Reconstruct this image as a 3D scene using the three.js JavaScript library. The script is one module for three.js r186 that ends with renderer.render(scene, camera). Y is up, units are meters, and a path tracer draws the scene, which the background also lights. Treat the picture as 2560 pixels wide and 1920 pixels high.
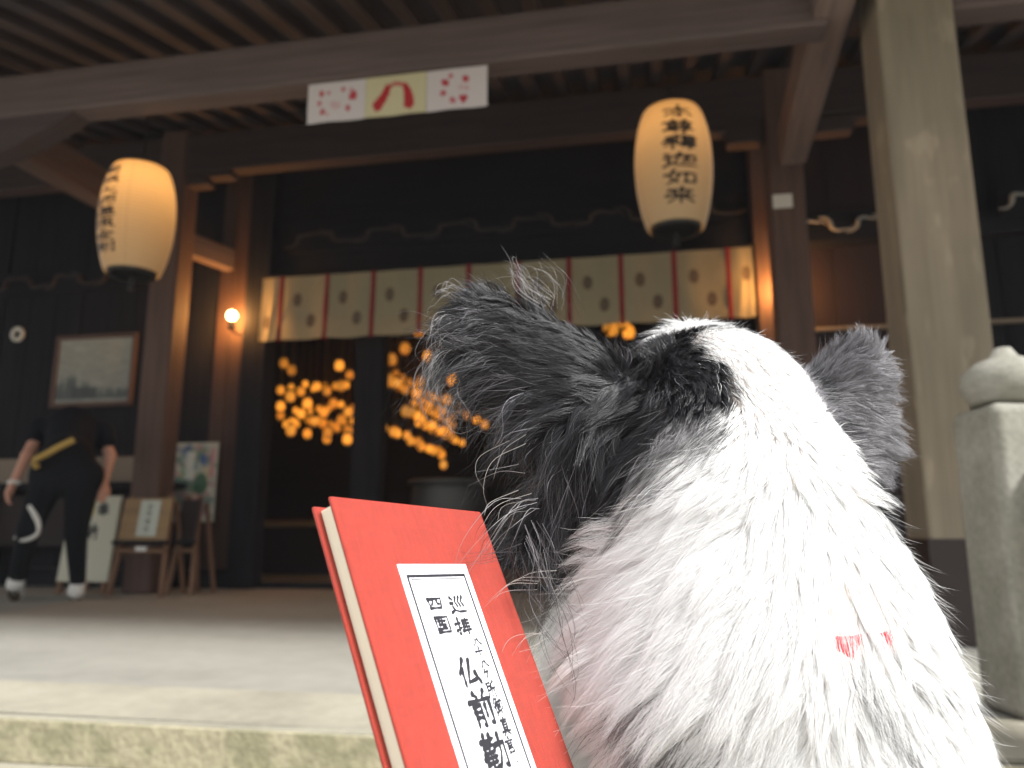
import * as THREE from 'three';
import { RoundedBoxGeometry } from 'three/addons/geometries/RoundedBoxGeometry.js';
import { mergeGeometries } from 'three/addons/utils/BufferGeometryUtils.js';

// ------------------------------------------------------------------ camera, sky, sun, exposure
const scene = new THREE.Scene();
const camera = new THREE.PerspectiveCamera(51.95, 4 / 3, 0.02, 900);
camera.position.set(0, 0.43, 0);
camera.rotation.order = 'YXZ';
camera.rotation.set(THREE.MathUtils.degToRad(11), THREE.MathUtils.degToRad(10.8), 0);
camera.focus = 0.52;
camera.userData.fStop = 6.5;
{ // bright, evenly clouded sky: a little brighter overhead, no marks
  const w = 64, h = 32, d = new Float32Array(w * h * 4);
  for (let j = 0; j < h; j++) for (let i = 0; i < w; i++) {
    const e = Math.sin(((j + 0.5) / h - 0.5) * Math.PI), k = e > 0 ? 0.66 + 0.38 * e : 0.66, o = (j * w + i) * 4;
    d[o] = k * 0.99; d[o + 1] = k; d[o + 2] = k * 1.01; d[o + 3] = 1;
  }
  const sky = new THREE.DataTexture(d, w, h, THREE.RGBAFormat, THREE.FloatType);
  sky.mapping = THREE.EquirectangularReflectionMapping; sky.magFilter = THREE.LinearFilter; sky.needsUpdate = true;
  scene.background = sky; scene.environment = sky;
}
const sun = new THREE.DirectionalLight(new THREE.Color(1, 0.985, 0.96), 5);
sun.name = 'sun';
sun.position.set(7.2, 8.0, 3.6); sun.target.position.set(0, 0, 0);
sun.shadow.radius = 28; sun.castShadow = true;
Object.assign(sun.shadow.camera, { left: -14, right: 14, top: 14, bottom: -14, near: 0.1, far: 60 });
sun.shadow.mapSize.set(2048, 2048);
scene.add(sun, sun.target);
const renderer = new THREE.WebGLRenderer({ antialias: true });
renderer.toneMapping = THREE.LinearToneMapping;
renderer.toneMappingExposure = 1.5;
renderer.shadowMap.enabled = true;

scene.fog = new THREE.FogExp2(0xdfe3ec, 0.0016); // thin incense smoke in the porch

// ------------------------------------------------------------------ helpers
const V3 = (a) => new THREE.Vector3(a[0], a[1], a[2]);
function rng(seed) { let s = seed >>> 0; return () => { s = (s + 0x6d2b79f5) | 0; let t = Math.imul(s ^ (s >>> 15), 1 | s); t = (t + Math.imul(t ^ (t >>> 7), 61 | t)) ^ t; return ((t ^ (t >>> 14)) >>> 0) / 4294967296; }; }
const R = rng(71);
const clamp = (x, a, b) => Math.min(b, Math.max(a, x)), lerp = (a, b, t) => a + (b - a) * t, smooth = (a, b, x) => { const t = clamp((x - a) / (b - a), 0, 1); return t * t * (3 - 2 * t); };
function hash(x, y, s) { let h = Math.imul(x, 374761393) ^ Math.imul(y, 668265263) ^ Math.imul(s, 2147483647); h = Math.imul(h ^ (h >>> 13), 1274126177); return ((h ^ (h >>> 16)) >>> 0) / 4294967296; }
function vnoise(x, y, px, py, s) { // value noise that repeats after px, py cells
  const ix = Math.floor(x), iy = Math.floor(y), fx = x - ix, fy = y - iy, u = fx * fx * (3 - 2 * fx), v = fy * fy * (3 - 2 * fy), m = (a, b) => ((a % b) + b) % b;
  const h = (i, j) => hash(m(ix + i, px), m(iy + j, py), s);
  return lerp(lerp(h(0, 0), h(1, 0), u), lerp(h(0, 1), h(1, 1), u), v);
}
function fbm(u, v, fx, fy, oct, s) { let a = 0, k = 0.5, n = 0; for (let i = 0; i < oct; i++) { a += k * vnoise(u * fx, v * fy, fx, fy, s + i); n += k; k *= 0.5; fx *= 2; fy *= 2; } return a / n; }
function noise3(x, y, z, s) { const iz = Math.floor(z), f = z - iz, w = f * f * (3 - 2 * f); return lerp(vnoise(x, y, 4096, 4096, s + iz * 17), vnoise(x, y, 4096, 4096, s + (iz + 1) * 17), w) * 2 - 1; }
function tex(size, repeat, fn) { // a repeating linear texture; fn(u, v) gives [r, g, b] or one number
  const d = new Uint8Array(size * size * 4);
  for (let j = 0; j < size; j++) for (let i = 0; i < size; i++) {
    const c = fn((i + 0.5) / size, (j + 0.5) / size), o = (j * size + i) * 4, a = Array.isArray(c) ? c : [c, c, c];
    for (let k = 0; k < 3; k++) d[o + k] = clamp(a[k], 0, 1) * 255;
    d[o + 3] = 255;
  }
  const t = new THREE.DataTexture(d, size, size);
  t.wrapS = t.wrapT = THREE.RepeatWrapping; t.repeat.set(repeat, repeat); t.magFilter = THREE.LinearFilter; t.needsUpdate = true;
  return t;
}
function mat(name, color, opt = {}) { const m = new THREE.MeshPhysicalMaterial({ roughness: 0.85, ...opt }); m.color.setRGB(...color); m.name = name; return m; }
function boxUV(g, along = 0) { // uv in metres, flat from the side that a face looks to; along: the axis the grain runs on
  g = g.index ? g.toNonIndexed() : g;
  const p = g.attributes.position, n = p.count, uv = new Float32Array(n * 2), a = new THREE.Vector3(), b = new THREE.Vector3(), c = new THREE.Vector3(), e = new THREE.Vector3();
  for (let i = 0; i < n; i += 3) {
    a.fromBufferAttribute(p, i); b.fromBufferAttribute(p, i + 1); c.fromBufferAttribute(p, i + 2);
    e.crossVectors(b.clone().sub(a), c.clone().sub(a));
    const w = Math.abs(e.x) > Math.abs(e.y) && Math.abs(e.x) > Math.abs(e.z) ? 0 : Math.abs(e.y) > Math.abs(e.z) ? 1 : 2;
    const ax = [0, 1, 2].filter((k) => k !== w), first = ax.includes(along) ? along : ax[0], second = ax.find((k) => k !== first);
    [a, b, c].forEach((q, k) => { const f = [q.x, q.y, q.z]; uv[(i + k) * 2] = f[first] + f[w] * 0.37; uv[(i + k) * 2 + 1] = f[second] + f[w] * 0.21; });
  }
  g.setAttribute('uv', new THREE.BufferAttribute(uv, 2));
  return g;
}
function box(w, h, d, bevel = 0.008, along) {
  const g = new RoundedBoxGeometry(w, h, d, 1, Math.min(bevel, w / 2.1, h / 2.1, d / 2.1));
  return boxUV(g, along ?? [w, h, d].indexOf(Math.max(w, h, d)));
}
const names = new Map();
function numbered(name) { const n = names.get(name) ?? 0; names.set(name, n + 1); return n ? name + '_' + String(n).padStart(3, '0') : name; }
function tag(o, label, category, group) { o.userData.label = label; o.userData.category = category; if (group) o.userData.group = group; return o; }
function thing(name, label, category, at = [0, 0, 0], group) { const o = new THREE.Group(); o.name = numbered(name); o.position.set(...at); scene.add(o); return tag(o, label, category, group); }
function put(parent, name, geometry, material, at, world = true) { // adds a mesh; at is in the place's metres unless world is false
  const o = new THREE.Mesh(geometry, material);
  o.name = parent === scene ? numbered(name) : name; o.castShadow = o.receiveShadow = true;
  parent.add(o);
  if (at) o.position.set(...at);
  if (at && world) for (let q = parent; q && q !== scene; q = q.parent) o.position.sub(q.position);
  return o;
}
function structure(name, geometry, material, at) { const o = put(scene, name, geometry, material, at); o.userData.kind = 'structure'; return o; }
function slab(parent, name, x0, x1, y0, y1, z0, z1, material, bevel, along) { return put(parent, name, box(x1 - x0, y1 - y0, z1 - z0, bevel, along), material, [(x0 + x1) / 2, (y0 + y1) / 2, (z0 + z1) / 2]); }
function limb(points, radii, sides = 8) { // a tapered tube through points
  const curve = new THREE.CatmullRomCurve3(points.map(V3)), n = Math.max(4, points.length * 4), f = curve.computeFrenetFrames(n, false), pos = [], idx = [], uv = [];
  for (let i = 0; i <= n; i++) {
    const t = i / n, p = curve.getPoint(t), s = t * (radii.length - 1), k = Math.min(radii.length - 2, Math.floor(s)), r = radii.length > 1 ? lerp(radii[k], radii[k + 1], s - k) : radii[0];
    for (let j = 0; j < sides; j++) { const a = (j / sides) * Math.PI * 2, q = p.clone().addScaledVector(f.normals[i], Math.cos(a) * r).addScaledVector(f.binormals[i], Math.sin(a) * r); pos.push(q.x, q.y, q.z); uv.push(j / sides, t); }
  }
  for (let i = 0; i < n; i++) for (let j = 0; j < sides; j++) { const a = i * sides + j, b = i * sides + ((j + 1) % sides); idx.push(a, b, a + sides, b, b + sides, a + sides); }
  const g = new THREE.BufferGeometry();
  g.setAttribute('position', new THREE.Float32BufferAttribute(pos, 3)); g.setAttribute('uv', new THREE.Float32BufferAttribute(uv, 2)); g.setIndex(idx); g.computeVertexNormals();
  return g;
}
function canvasTexture(w, h, draw) { const c = document.createElement('canvas'); c.width = w; c.height = h; draw(c.getContext('2d'), w, h); const t = new THREE.CanvasTexture(c); t.colorSpace = THREE.SRGBColorSpace; return t; }
// brush-written characters: strokes on a square of 100, points "x,y", strokes parted by "/"
const GLYPH = {
  四: '14,24 20,82/14,24 86,22 80,84/40,26 36,48 28,60/60,26 60,52 74,56/20,80 80,80', 国: '14,12 16,94/14,12 86,10 86,94/30,30 70,30/32,50 68,50/26,72 74,72/50,30 50,72/60,56 68,66/16,90 86,90',
  巡: '46,8 36,34 48,64/66,8 54,34 66,64/86,8 74,34 86,64/12,10 22,20/8,40 24,40 14,62 24,74/4,92 24,78 48,90 96,88', 拝: '4,34 38,28/22,6 24,90 12,82/4,70 40,54/50,18 94,14/52,36 92,33/50,53 94,50/42,72 98,67/72,14 72,98',
  八: '38,24 30,56 8,86/56,16 70,56 96,84', 十: '8,46 92,44/50,6 50,96', ヶ: '34,8 20,46/30,36 86,32/64,34 58,70 36,94', 所: '8,14 48,10/14,30 14,58 4,94/14,30 44,28 44,52/14,52 44,52/88,6 58,20/58,20 56,60 44,94/58,44 98,41/80,43 80,98',
  御: '26,4 6,28/28,26 6,52/20,46 20,96/46,4 36,24/38,22 66,20/34,40 66,38/52,22 52,70/52,54 66,52/40,54 40,78/34,80 68,70/74,18 74,96/74,18 95,16 94,62 86,66', 真: '18,14 82,14/50,2 50,24/28,26 28,70/28,26 72,26 72,70/28,40 72,40/28,54 72,54/28,68 72,68/4,78 96,78/36,82 16,98/64,82 86,98',
  言: '46,2 56,12/8,22 92,22/26,38 74,38/26,52 74,52/26,66 26,96/26,66 74,66 74,96/26,92 74,92', 仏: '36,6 8,54/24,36 24,96/62,10 40,82 86,74/76,54 94,92', 前: '28,4 40,18/72,2 60,18/4,26 96,22/18,38 18,96/18,38 46,37 46,92 38,88/18,54 46,54/18,70 46,70/64,38 64,74/86,32 86,94 72,88',
  勤: '4,16 60,15/22,4 22,26/42,4 42,26/12,32 12,48/12,32 52,32 52,48/12,48 52,48/32,26 32,90/6,60 58,59/10,74 54,73/2,93 62,86/62,34 96,33 92,92 80,85/79,8 75,56 56,96', 行: '32,6 8,30/34,30 6,60/24,48 24,96/48,18 90,16/42,42 98,40/74,42 74,94 60,86',
  本: '8,28 92,28/50,4 50,98/48,30 6,78/52,30 94,78/34,72 66,72', 尊: '32,4 40,12/68,4 60,12/6,16 94,16/20,24 20,58/20,24 80,24 80,58/40,18 40,38 26,44/58,18 58,38 76,40/20,46 80,46/20,58 80,58/6,70 94,70/66,60 66,96 56,90/32,76 42,86',
  釋: '42,4 10,14/14,22 20,34/42,18 36,32/4,42 50,42/28,12 28,96/26,46 4,74/30,46 48,66/58,8 58,28/58,8 94,8 94,28/70,8 70,28/82,8 82,28/58,28 94,28/60,42 92,42/52,56 98,56/76,32 76,98/58,74 94,74/64,60 70,70/88,60 82,70',
  迦: '10,12 20,22/8,40 24,40 14,60 22,72/4,92 24,76 48,88 98,88/34,28 62,28 58,68 50,62/46,12 44,40 34,70/70,26 70,66/70,26 92,26 92,66/70,62 92,62', 如: '28,6 16,50 42,88/46,30 36,60 6,94/4,34 54,32/62,28 62,86/62,28 92,28 92,86/62,80 92,80', 来: '12,20 88,20/28,30 36,44/72,28 62,44/4,52 96,52/50,4 50,98/48,54 8,90/52,54 94,90',
  南: '10,18 90,18/50,2 50,32/14,34 14,96/14,34 86,34 86,94 76,88/36,42 42,52/64,42 58,52/28,58 72,58/24,72 76,72/50,58 50,94', 無: '24,4 8,26/18,20 92,20/4,40 96,40/2,62 98,62/26,20 26,62/44,20 44,62/62,20 62,62/80,20 80,62/14,74 6,94/34,74 38,92/58,74 64,92/80,74 96,94', 大: '6,36 94,34/50,4 46,50 6,96/52,40 66,66 96,94',
  師: '26,4 18,18/12,18 12,94/12,20 40,20 40,46/12,46 40,46/12,60 42,60 42,90/12,90 42,90/50,12 98,12/72,12 72,98/54,32 54,80/54,32 92,32 92,78 84,74', 遍: '10,12 20,22/8,40 22,40 14,60 22,72/4,92 24,76 48,88 98,88/38,10 92,10/42,22 84,22 84,38/42,22 38,60 32,74/42,38 84,38/48,48 48,76/48,48 90,48 90,76/48,60 90,60/62,48 62,74/76,48 76,74',
  照: '10,10 10,58/10,10 38,10 38,58/10,34 38,34/10,58 38,58/50,8 90,8 86,30/66,8 62,24 48,34/54,40 54,62/54,40 88,40 88,62/54,60 88,60/14,74 6,94/36,74 40,92/60,74 66,92/82,74 96,94', 金: '50,2 30,26 4,42/52,4 70,26 96,42/32,42 68,42/16,58 84,58/50,42 50,92/30,66 36,80/70,66 62,80/6,94 94,94',
  剛: '8,10 8,96/8,10 60,10 60,94 52,88/22,18 28,28/46,18 40,28/16,36 52,36/34,36 34,66/20,48 20,68/20,66 50,66/50,48 50,68/74,22 74,72/94,6 94,94 82,88', 奉: '16,18 84,18/22,32 78,32/4,46 96,46/50,2 50,46/44,46 6,78/56,46 94,78/30,64 70,64/24,78 76,78/50,54 50,98',
  納: '26,4 8,26 28,30/36,20 6,50 40,48/24,50 24,96/10,64 4,84/38,62 44,76/52,26 52,96/52,26 94,26 94,94 84,88/72,6 72,40 56,66/74,42 88,62', と: '34,8 44,46/80,34 34,58 24,76 40,92 84,88', う: '34,10 64,18/20,40 54,30 76,44 66,72 38,96', ろ: '28,14 72,14 22,58 56,44 78,58 70,84 38,92',
};
function write(x, ch, cx, cy, w, h, thick, color, seed = 5) {
  const r = rng(seed + ch.charCodeAt(0)), P = GLYPH[ch];
  x.strokeStyle = x.fillStyle = color; x.lineCap = x.lineJoin = 'round';
  for (const st of P.split('/')) {
    const pts = st.split(' ').map((q) => q.split(',').map(Number)), j = () => (r() - 0.5) * 3.5;
    const w0 = [...pts].map(([a, b]) => [cx + ((a + j() - 50) / 100) * w, cy + ((b + j() - 50) / 100) * h]);
    const total = w0.length - 1, steps = 18;
    for (let s = 0; s < total; s++) for (let k = 0; k <= steps; k++) { // a brush: it lands heavy and leaves thin
      const t = (s + k / steps) / total, q = k / steps, px = lerp(w0[s][0], w0[s + 1][0], q), py = lerp(w0[s][1], w0[s + 1][1], q);
      const rad = thick * (0.8 + 0.45 * Math.exp(-t * 9) + 0.14 * Math.sin(t * 9 + r() * 0.4)) * (t > 0.86 ? lerp(1, 0.55, (t - 0.86) / 0.14) : 1) * 0.5;
      x.beginPath(); x.ellipse(px, py, rad * 1.1, rad * 0.9, -0.6, 0, Math.PI * 2); x.fill();
    }
  }
}
function printed(x, text, cx, y0, dy, w, h, thick, color) { [...text].forEach((ch, i) => write(x, ch, cx, y0 + dy * i, w, h, thick, color, i)); }

// surface of a distance field (surface nets), shared vertices, normals from the field
function netted(f, lo, hi, cell) {
  const n = [0, 1, 2].map((k) => Math.ceil((hi[k] - lo[k]) / cell) + 1), val = new Float32Array(n[0] * n[1] * n[2]), at = (i, j, k) => i + n[0] * (j + n[1] * k);
  for (let k = 0; k < n[2]; k++) for (let j = 0; j < n[1]; j++) for (let i = 0; i < n[0]; i++) val[at(i, j, k)] = f(lo[0] + i * cell, lo[1] + j * cell, lo[2] + k * cell);
  const vert = new Int32Array(val.length).fill(-1), pos = [], idx = [];
  for (let k = 0; k < n[2] - 1; k++) for (let j = 0; j < n[1] - 1; j++) for (let i = 0; i < n[0] - 1; i++) {
    let sx = 0, sy = 0, sz = 0, c = 0;
    const edge = (a, b, c0, d, e, g) => { const p = val[at(i + a, j + b, k + c0)], q = val[at(i + d, j + e, k + g)]; if (p < 0 === q < 0) return; const t = p / (p - q); sx += a + (d - a) * t; sy += b + (e - b) * t; sz += c0 + (g - c0) * t; c++; };
    for (let a = 0; a < 2; a++) for (let b = 0; b < 2; b++) { edge(0, a, b, 1, a, b); edge(a, 0, b, a, 1, b); edge(a, b, 0, a, b, 1); }
    if (c) { vert[at(i, j, k)] = pos.length / 3; pos.push(lo[0] + (i + sx / c) * cell, lo[1] + (j + sy / c) * cell, lo[2] + (k + sz / c) * cell); }
  }
  const step = [at(1, 0, 0), at(0, 1, 0), at(0, 0, 1)];
  for (let k = 1; k < n[2] - 1; k++) for (let j = 1; j < n[1] - 1; j++) for (let i = 1; i < n[0] - 1; i++) for (let d = 0; d < 3; d++) {
    const o = at(i, j, k), p = val[o], q = val[o + step[d]];
    if (p < 0 === q < 0) continue;
    const u = step[(d + 1) % 3], v = step[(d + 2) % 3], a = vert[o], b = vert[o - u], c = vert[o - u - v], e = vert[o - v];
    if (p < 0) idx.push(a, b, c, a, c, e); else idx.push(a, c, b, a, e, c);
  }
  const nor = new Float32Array(pos.length), h = cell * 0.5;
  for (let i = 0; i < pos.length; i += 3) {
    const [x, y, z] = [pos[i], pos[i + 1], pos[i + 2]], a = f(x + h, y, z) - f(x - h, y, z), b = f(x, y + h, z) - f(x, y - h, z), c = f(x, y, z + h) - f(x, y, z - h), l = Math.hypot(a, b, c) || 1;
    nor[i] = a / l; nor[i + 1] = b / l; nor[i + 2] = c / l;
  }
  const g = new THREE.BufferGeometry();
  g.setAttribute('position', new THREE.Float32BufferAttribute(pos, 3)); g.setAttribute('normal', new THREE.BufferAttribute(nor, 3)); g.setIndex(idx);
  return g;
}
const bone = (a, b, ra, rb, k, w, flat) => ({ a, d: [b[0] - a[0], b[1] - a[1], b[2] - a[2]], ra, rb, k, w, s: flat ?? 1 });
function field(bones) {
  for (const o of bones) { // flattened bones: squeeze space along w
    if (o.w) { const m = (o.d[0] * o.w[0] + o.d[1] * o.w[1] + o.d[2] * o.w[2]) * (1 / o.s - 1); o.d = o.d.map((x, i) => x + o.w[i] * m); }
    o.dd = o.d[0] ** 2 + o.d[1] ** 2 + o.d[2] ** 2 || 1e-9;
  }
  return (x, y, z) => {
    let r = 9;
    for (const o of bones) {
      let px = x - o.a[0], py = y - o.a[1], pz = z - o.a[2];
      if (o.w) { const m = (px * o.w[0] + py * o.w[1] + pz * o.w[2]) * (1 / o.s - 1); px += o.w[0] * m; py += o.w[1] * m; pz += o.w[2] * m; }
      const t = clamp((px * o.d[0] + py * o.d[1] + pz * o.d[2]) / o.dd, 0, 1), e = (Math.hypot(px - o.d[0] * t, py - o.d[1] * t, pz - o.d[2] * t) - (o.ra + (o.rb - o.ra) * t)) * (o.w ? o.s : 1), h = Math.max(o.k - Math.abs(r - e), 0) / o.k;
      r = Math.min(r, e) - h * h * o.k * 0.25;
    }
    return r;
  };
}

// ------------------------------------------------------------------ materials
const woodTone = tex(512, 0.8, (u, v) => { const g = fbm(u, v, 3, 60, 3, 11), l = fbm(u, v, 4, 5, 4, 23); return [0.55 + 0.5 * g * (0.6 + 0.6 * l), 0.55 + 0.48 * g * (0.6 + 0.6 * l), 0.55 + 0.46 * g * (0.6 + 0.6 * l)]; });
const woodBump = tex(512, 0.8, (u, v) => fbm(u, v, 3, 70, 3, 31));
const wood = (name, c, o) => mat(name, c, { map: woodTone, bumpMap: woodBump, bumpScale: 0.003, roughness: 0.78, ...o });
const M = {
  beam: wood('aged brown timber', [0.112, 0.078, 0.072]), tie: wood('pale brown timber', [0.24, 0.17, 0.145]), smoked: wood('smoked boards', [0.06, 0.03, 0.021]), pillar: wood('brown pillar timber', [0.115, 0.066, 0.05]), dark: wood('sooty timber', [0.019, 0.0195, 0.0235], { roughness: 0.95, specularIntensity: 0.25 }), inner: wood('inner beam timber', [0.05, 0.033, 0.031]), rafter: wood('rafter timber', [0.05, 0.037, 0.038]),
  board: wood('ceiling board', [0.055, 0.05, 0.058]), red: wood('dark red boards', [0.02, 0.0075, 0.007]), easel: wood('easel timber', [0.2, 0.11, 0.06]), oak: wood('light board', [0.36, 0.23, 0.11]),
};
const stoneTone = tex(512, 0.9, (u, v) => { const a = fbm(u, v, 4, 4, 5, 3), b = fbm(u, v, 40, 40, 2, 9), k = 0.62 + 0.5 * a + 0.18 * (b - 0.5); return [k, k * 0.99, k * 0.96]; });
const stoneBump = tex(512, 0.9, (u, v) => 0.6 * fbm(u, v, 8, 8, 4, 41) + 0.4 * fbm(u, v, 90, 90, 2, 42));
const stone = (name, c, o) => mat(name, c, { map: stoneTone, bumpMap: stoneBump, bumpScale: 0.004, roughness: 0.9, ...o });
const mossTone = tex(512, 1.1, (u, v) => {
  const a = fbm(u, v, 5, 6, 5, 51), b = fbm(u, v, 16, 18, 4, 61), c = fbm(u, v, 70, 70, 2, 64), m = smooth(0.42, 0.66, a * 0.5 + b * 0.5), k = 0.8 + 0.3 * (c - 0.5);
  return [lerp(0.93, 0.68, m) * k, lerp(0.9, 0.68, m) * k, lerp(0.74, 0.52, m) * k];
});
const paveTone = tex(512, 0.35, (u, v) => { const a = fbm(u, v, 3, 7, 5, 71), b = fbm(u, v, 60, 60, 2, 73), w = smooth(0.52, 0.7, fbm(u, v, 4, 9, 3, 77)), k = 0.8 + 0.2 * a + 0.14 * (b - 0.5) - 0.07 * w; return [k, k, k * 0.98]; });
const weatherTone = tex(512, 0.45, (u, v) => { // grain along u, greenish bloom and pale scuffs
  const g = fbm(u, v, 4, 70, 3, 81), a = fbm(u, v, 6, 5, 4, 83), s = smooth(0.66, 0.8, fbm(u, v, 12, 40, 3, 87)), k = 0.62 + 0.35 * g + 0.22 * s, m = smooth(0.35, 0.65, a);
  return [k * lerp(1, 0.86, m), k * lerp(0.9, 0.8, m), k * lerp(0.78, 0.7, m)];
});
const lichen = tex(512, 1.6, (u, v) => { const m = smooth(0.4, 0.7, fbm(u, v, 4, 5, 5, 151)), k = 0.78 + 0.3 * (fbm(u, v, 60, 60, 2, 164) - 0.5) + 0.2 * fbm(u, v, 14, 14, 3, 160); return [k * lerp(0.96, 0.8, m), k * lerp(0.94, 0.79, m), k * lerp(0.9, 0.73, m)]; });
Object.assign(M, {
  weathered: mat('weathered pillar timber', [0.27, 0.242, 0.195], { map: weatherTone, bumpMap: woodBump, bumpScale: 0.003, roughness: 0.85 }),
  paving: mat('worn grey paving', [0.295, 0.288, 0.257], { map: paveTone, bumpMap: stoneBump, bumpScale: 0.002, roughness: 0.72 }),
  edge: stone('pale edge stone', [0.33, 0.31, 0.25]), moss: mat('mossy stone', [0.45, 0.42, 0.345], { map: mossTone, bumpMap: stoneBump, bumpScale: 0.006, roughness: 0.95 }),
  post: mat('grey green granite', [0.33, 0.325, 0.29], { map: lichen, bumpMap: stoneBump, bumpScale: 0.0025, roughness: 0.9 }), gravel: stone('pale gravel', [0.4, 0.38, 0.34]), metal: mat('dark bronze sheet', [0.022, 0.014, 0.012], { metalness: 0.3, roughness: 0.6 }),
  black: mat('black lacquer', [0.012, 0.012, 0.012], { roughness: 0.45 }), iron: mat('dull iron', [0.1, 0.1, 0.095], { metalness: 0.6, roughness: 0.6 }), plaster: mat('bench cloth', [0.2, 0.16, 0.12]),
  tile: mat('grey roof tile', [0.11, 0.11, 0.115], { roughness: 0.6 }), white: mat('white paper', [0.75, 0.74, 0.7]), bright: mat('old white paint', [0.6, 0.58, 0.52]), faded: mat('faded white paint', [0.26, 0.25, 0.23]), gloom: mat('dusty carving', [0.035, 0.03, 0.03]),
});

// ------------------------------------------------------------------ ground, steps, platform
const groundGeometry = new THREE.PlaneGeometry(600, 600); groundGeometry.rotateX(-Math.PI / 2);
{ const p = groundGeometry.attributes.position, uv = groundGeometry.attributes.uv; for (let i = 0; i < p.count; i++) uv.setXY(i, p.getX(i), p.getZ(i)); }
structure('ground', groundGeometry, M.gravel, [0, -0.95, 0]);
structure('platform', box(26, 0.9, 10.4, 0.01, 0), M.paving, [-1.5, -0.45, -7.37]);
structure('stair_landing', box(26, 0.8, 2.95, 0.015, 0), M.edge, [-1.5, -0.507, -0.33]);
for (let i = 0; i < 4; i++) structure('stair_step', box(26, 0.65 - i * 0.17, 0.42, 0.012, 0), M.edge, [-1.5, -0.95 + (0.65 - i * 0.17) / 2, 1.345 + i * 0.422]);
{ // the edge of the platform: a row of long worn stones, each with a mossy face
  const row = thing('stone_kerb', 'long row of pale worn edge stones with mossy fronts along the platform', 'kerb', [-1.5, -0.11, -2.0]);
  const r = rng(9);
  for (let i = 0, x = -13.4; i < 15; i++) {
    const w = 1.45 + r() * 0.7, g = box(w - 0.006, 0.112, 0.4, 0.014, 0), p = g.attributes.position;
    for (let k = 0; k < p.count; k++) if (p.getZ(k) > 0.1) p.setXYZ(k, p.getX(k), p.getY(k) + (p.getY(k) > 0 ? -0.004 * r() : 0), p.getZ(k) + 0.006 * (hash(i, k, 3) - 0.5));
    put(row, 'edge_stone', g, [M.edge, M.moss][0], [x + w / 2, -0.052 + 0.002 * r(), -1.995 + 0.006 * (r() - 0.5)]);
    const f = box(w - 0.008, 0.1, 0.012, 0.004, 0);
    put(row, 'mossy_face', f, M.moss, [x + w / 2, -0.0568, -1.7905]);
    x += w;
  }
}

// ------------------------------------------------------------------ the hall
const hall = thing('temple_hall', 'dark timber temple hall with open porch, rafters and brown beams', 'temple hall', [-1.5, 0, -5.6]);
const S = (...a) => slab(hall, ...a);
const roofY = (z) => 3.95 + 0.27 * (-5.6 - z);
function pillar(x0, x1, z0, z1, top, m, shoe) {
  const p = S('pillar', x0, x1, 0.0, top, z0, z1, m, 0.022, 1);
  if (shoe) { const s = put(p, 'metal_shoe', box(x1 - x0 + 0.016, 0.42, z1 - z0 + 0.016, 0.006), M.metal); s.position.set(0, 0.214 - top / 2, 0); }
  return p;
}
pillar(1.06, 1.395, -3.87, -3.55, roofY(-3.7) - 0.1, M.weathered, true);
pillar(-4.46, -4.125, -3.87, -3.55, roofY(-3.7) - 0.1, M.weathered, true);
for (const x of [-4.147, 0.83, 4.6, -8.6]) pillar(x, x + 0.25, -5.82, -5.6, roofY(-5.7) - 0.1, M.pillar);
// front beam, in three lengths between the pillars, and the cross beams
S('beam', -4.12, 0.86, 2.845, 3.12, -3.76, -3.6, M.beam, 0.02, 0);
S('beam', 1.4, 7, 2.845, 3.12, -3.76, -3.6, M.beam, 0.02, 0);
S('beam', -10, -4.465, 2.845, 3.12, -3.76, -3.6, M.beam, 0.02, 0);
{ // bracket under the left end of the front beam, its end cut in a curve
  const q = new THREE.Shape(); q.moveTo(0, 0); q.lineTo(0.86, 0); q.quadraticCurveTo(0.72, -0.09, 0.56, -0.15); q.quadraticCurveTo(0.4, -0.24, 0, -0.26); q.closePath();
  put(hall, 'bracket_arm', boxUV(new THREE.ExtrudeGeometry(q, { depth: 0.14, bevelEnabled: false }), 0), M.inner, [-4.12, 2.842, -3.75]);
}
function tie(a, b, w, h, m = M.beam) { // a straight beam from a to b, its underside on that line
  const d = V3(b).sub(V3(a)), g = box(w, h, d.length(), 0.015, 2), o = put(hall, 'tie_beam', g, m, [0, 0, 0]);
  o.position.copy(V3(a)).add(V3(b)).multiplyScalar(0.5).sub(hall.position); o.position.y += h / 2;
  o.rotation.set(-Math.atan2(d.y, Math.hypot(d.x, d.z)) * -1, Math.atan2(-d.x, -d.z), 0, 'YXZ');
  return o;
}
tie([0.8676, 2.8672, -3.4167], [0.9655, 2.9806, -5.3834], 0.18, 0.26, M.tie);
tie([-4.12, 2.87, -3.87], [-4.04, 2.87, -5.6], 0.17, 0.26);
tie([-4.03, 2.84, -5.82], [-3.86, 2.84, -6.34], 0.12, 0.2);
tie([1.02, 2.84, -5.82], [0.98, 2.84, -6.34], 0.12, 0.2);
S('paper_slip', 0.85, 0.985, 2.755, 2.86, -5.598, -5.592, M.bright, 0.002);
S('beam', -10, 7, 3.47, 3.83, -5.76, -5.61, M.inner, 0.02, 0);
for (const [x0, x1, y] of [[-3.895, -3.69, 3.36], [-3.895, -3.48, 3.42], [0.3, 0.825, 3.4], [0.55, 0.825, 3.3], [1.085, 1.45, 3.33], [1.085, 1.75, 3.41]]) S('bracket_arm', x0, x1, y, 3.468, -5.75 - 0.001 * y, -5.62 + (y - 3.3) * 0.02, M.inner, 0.02, 0);
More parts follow.
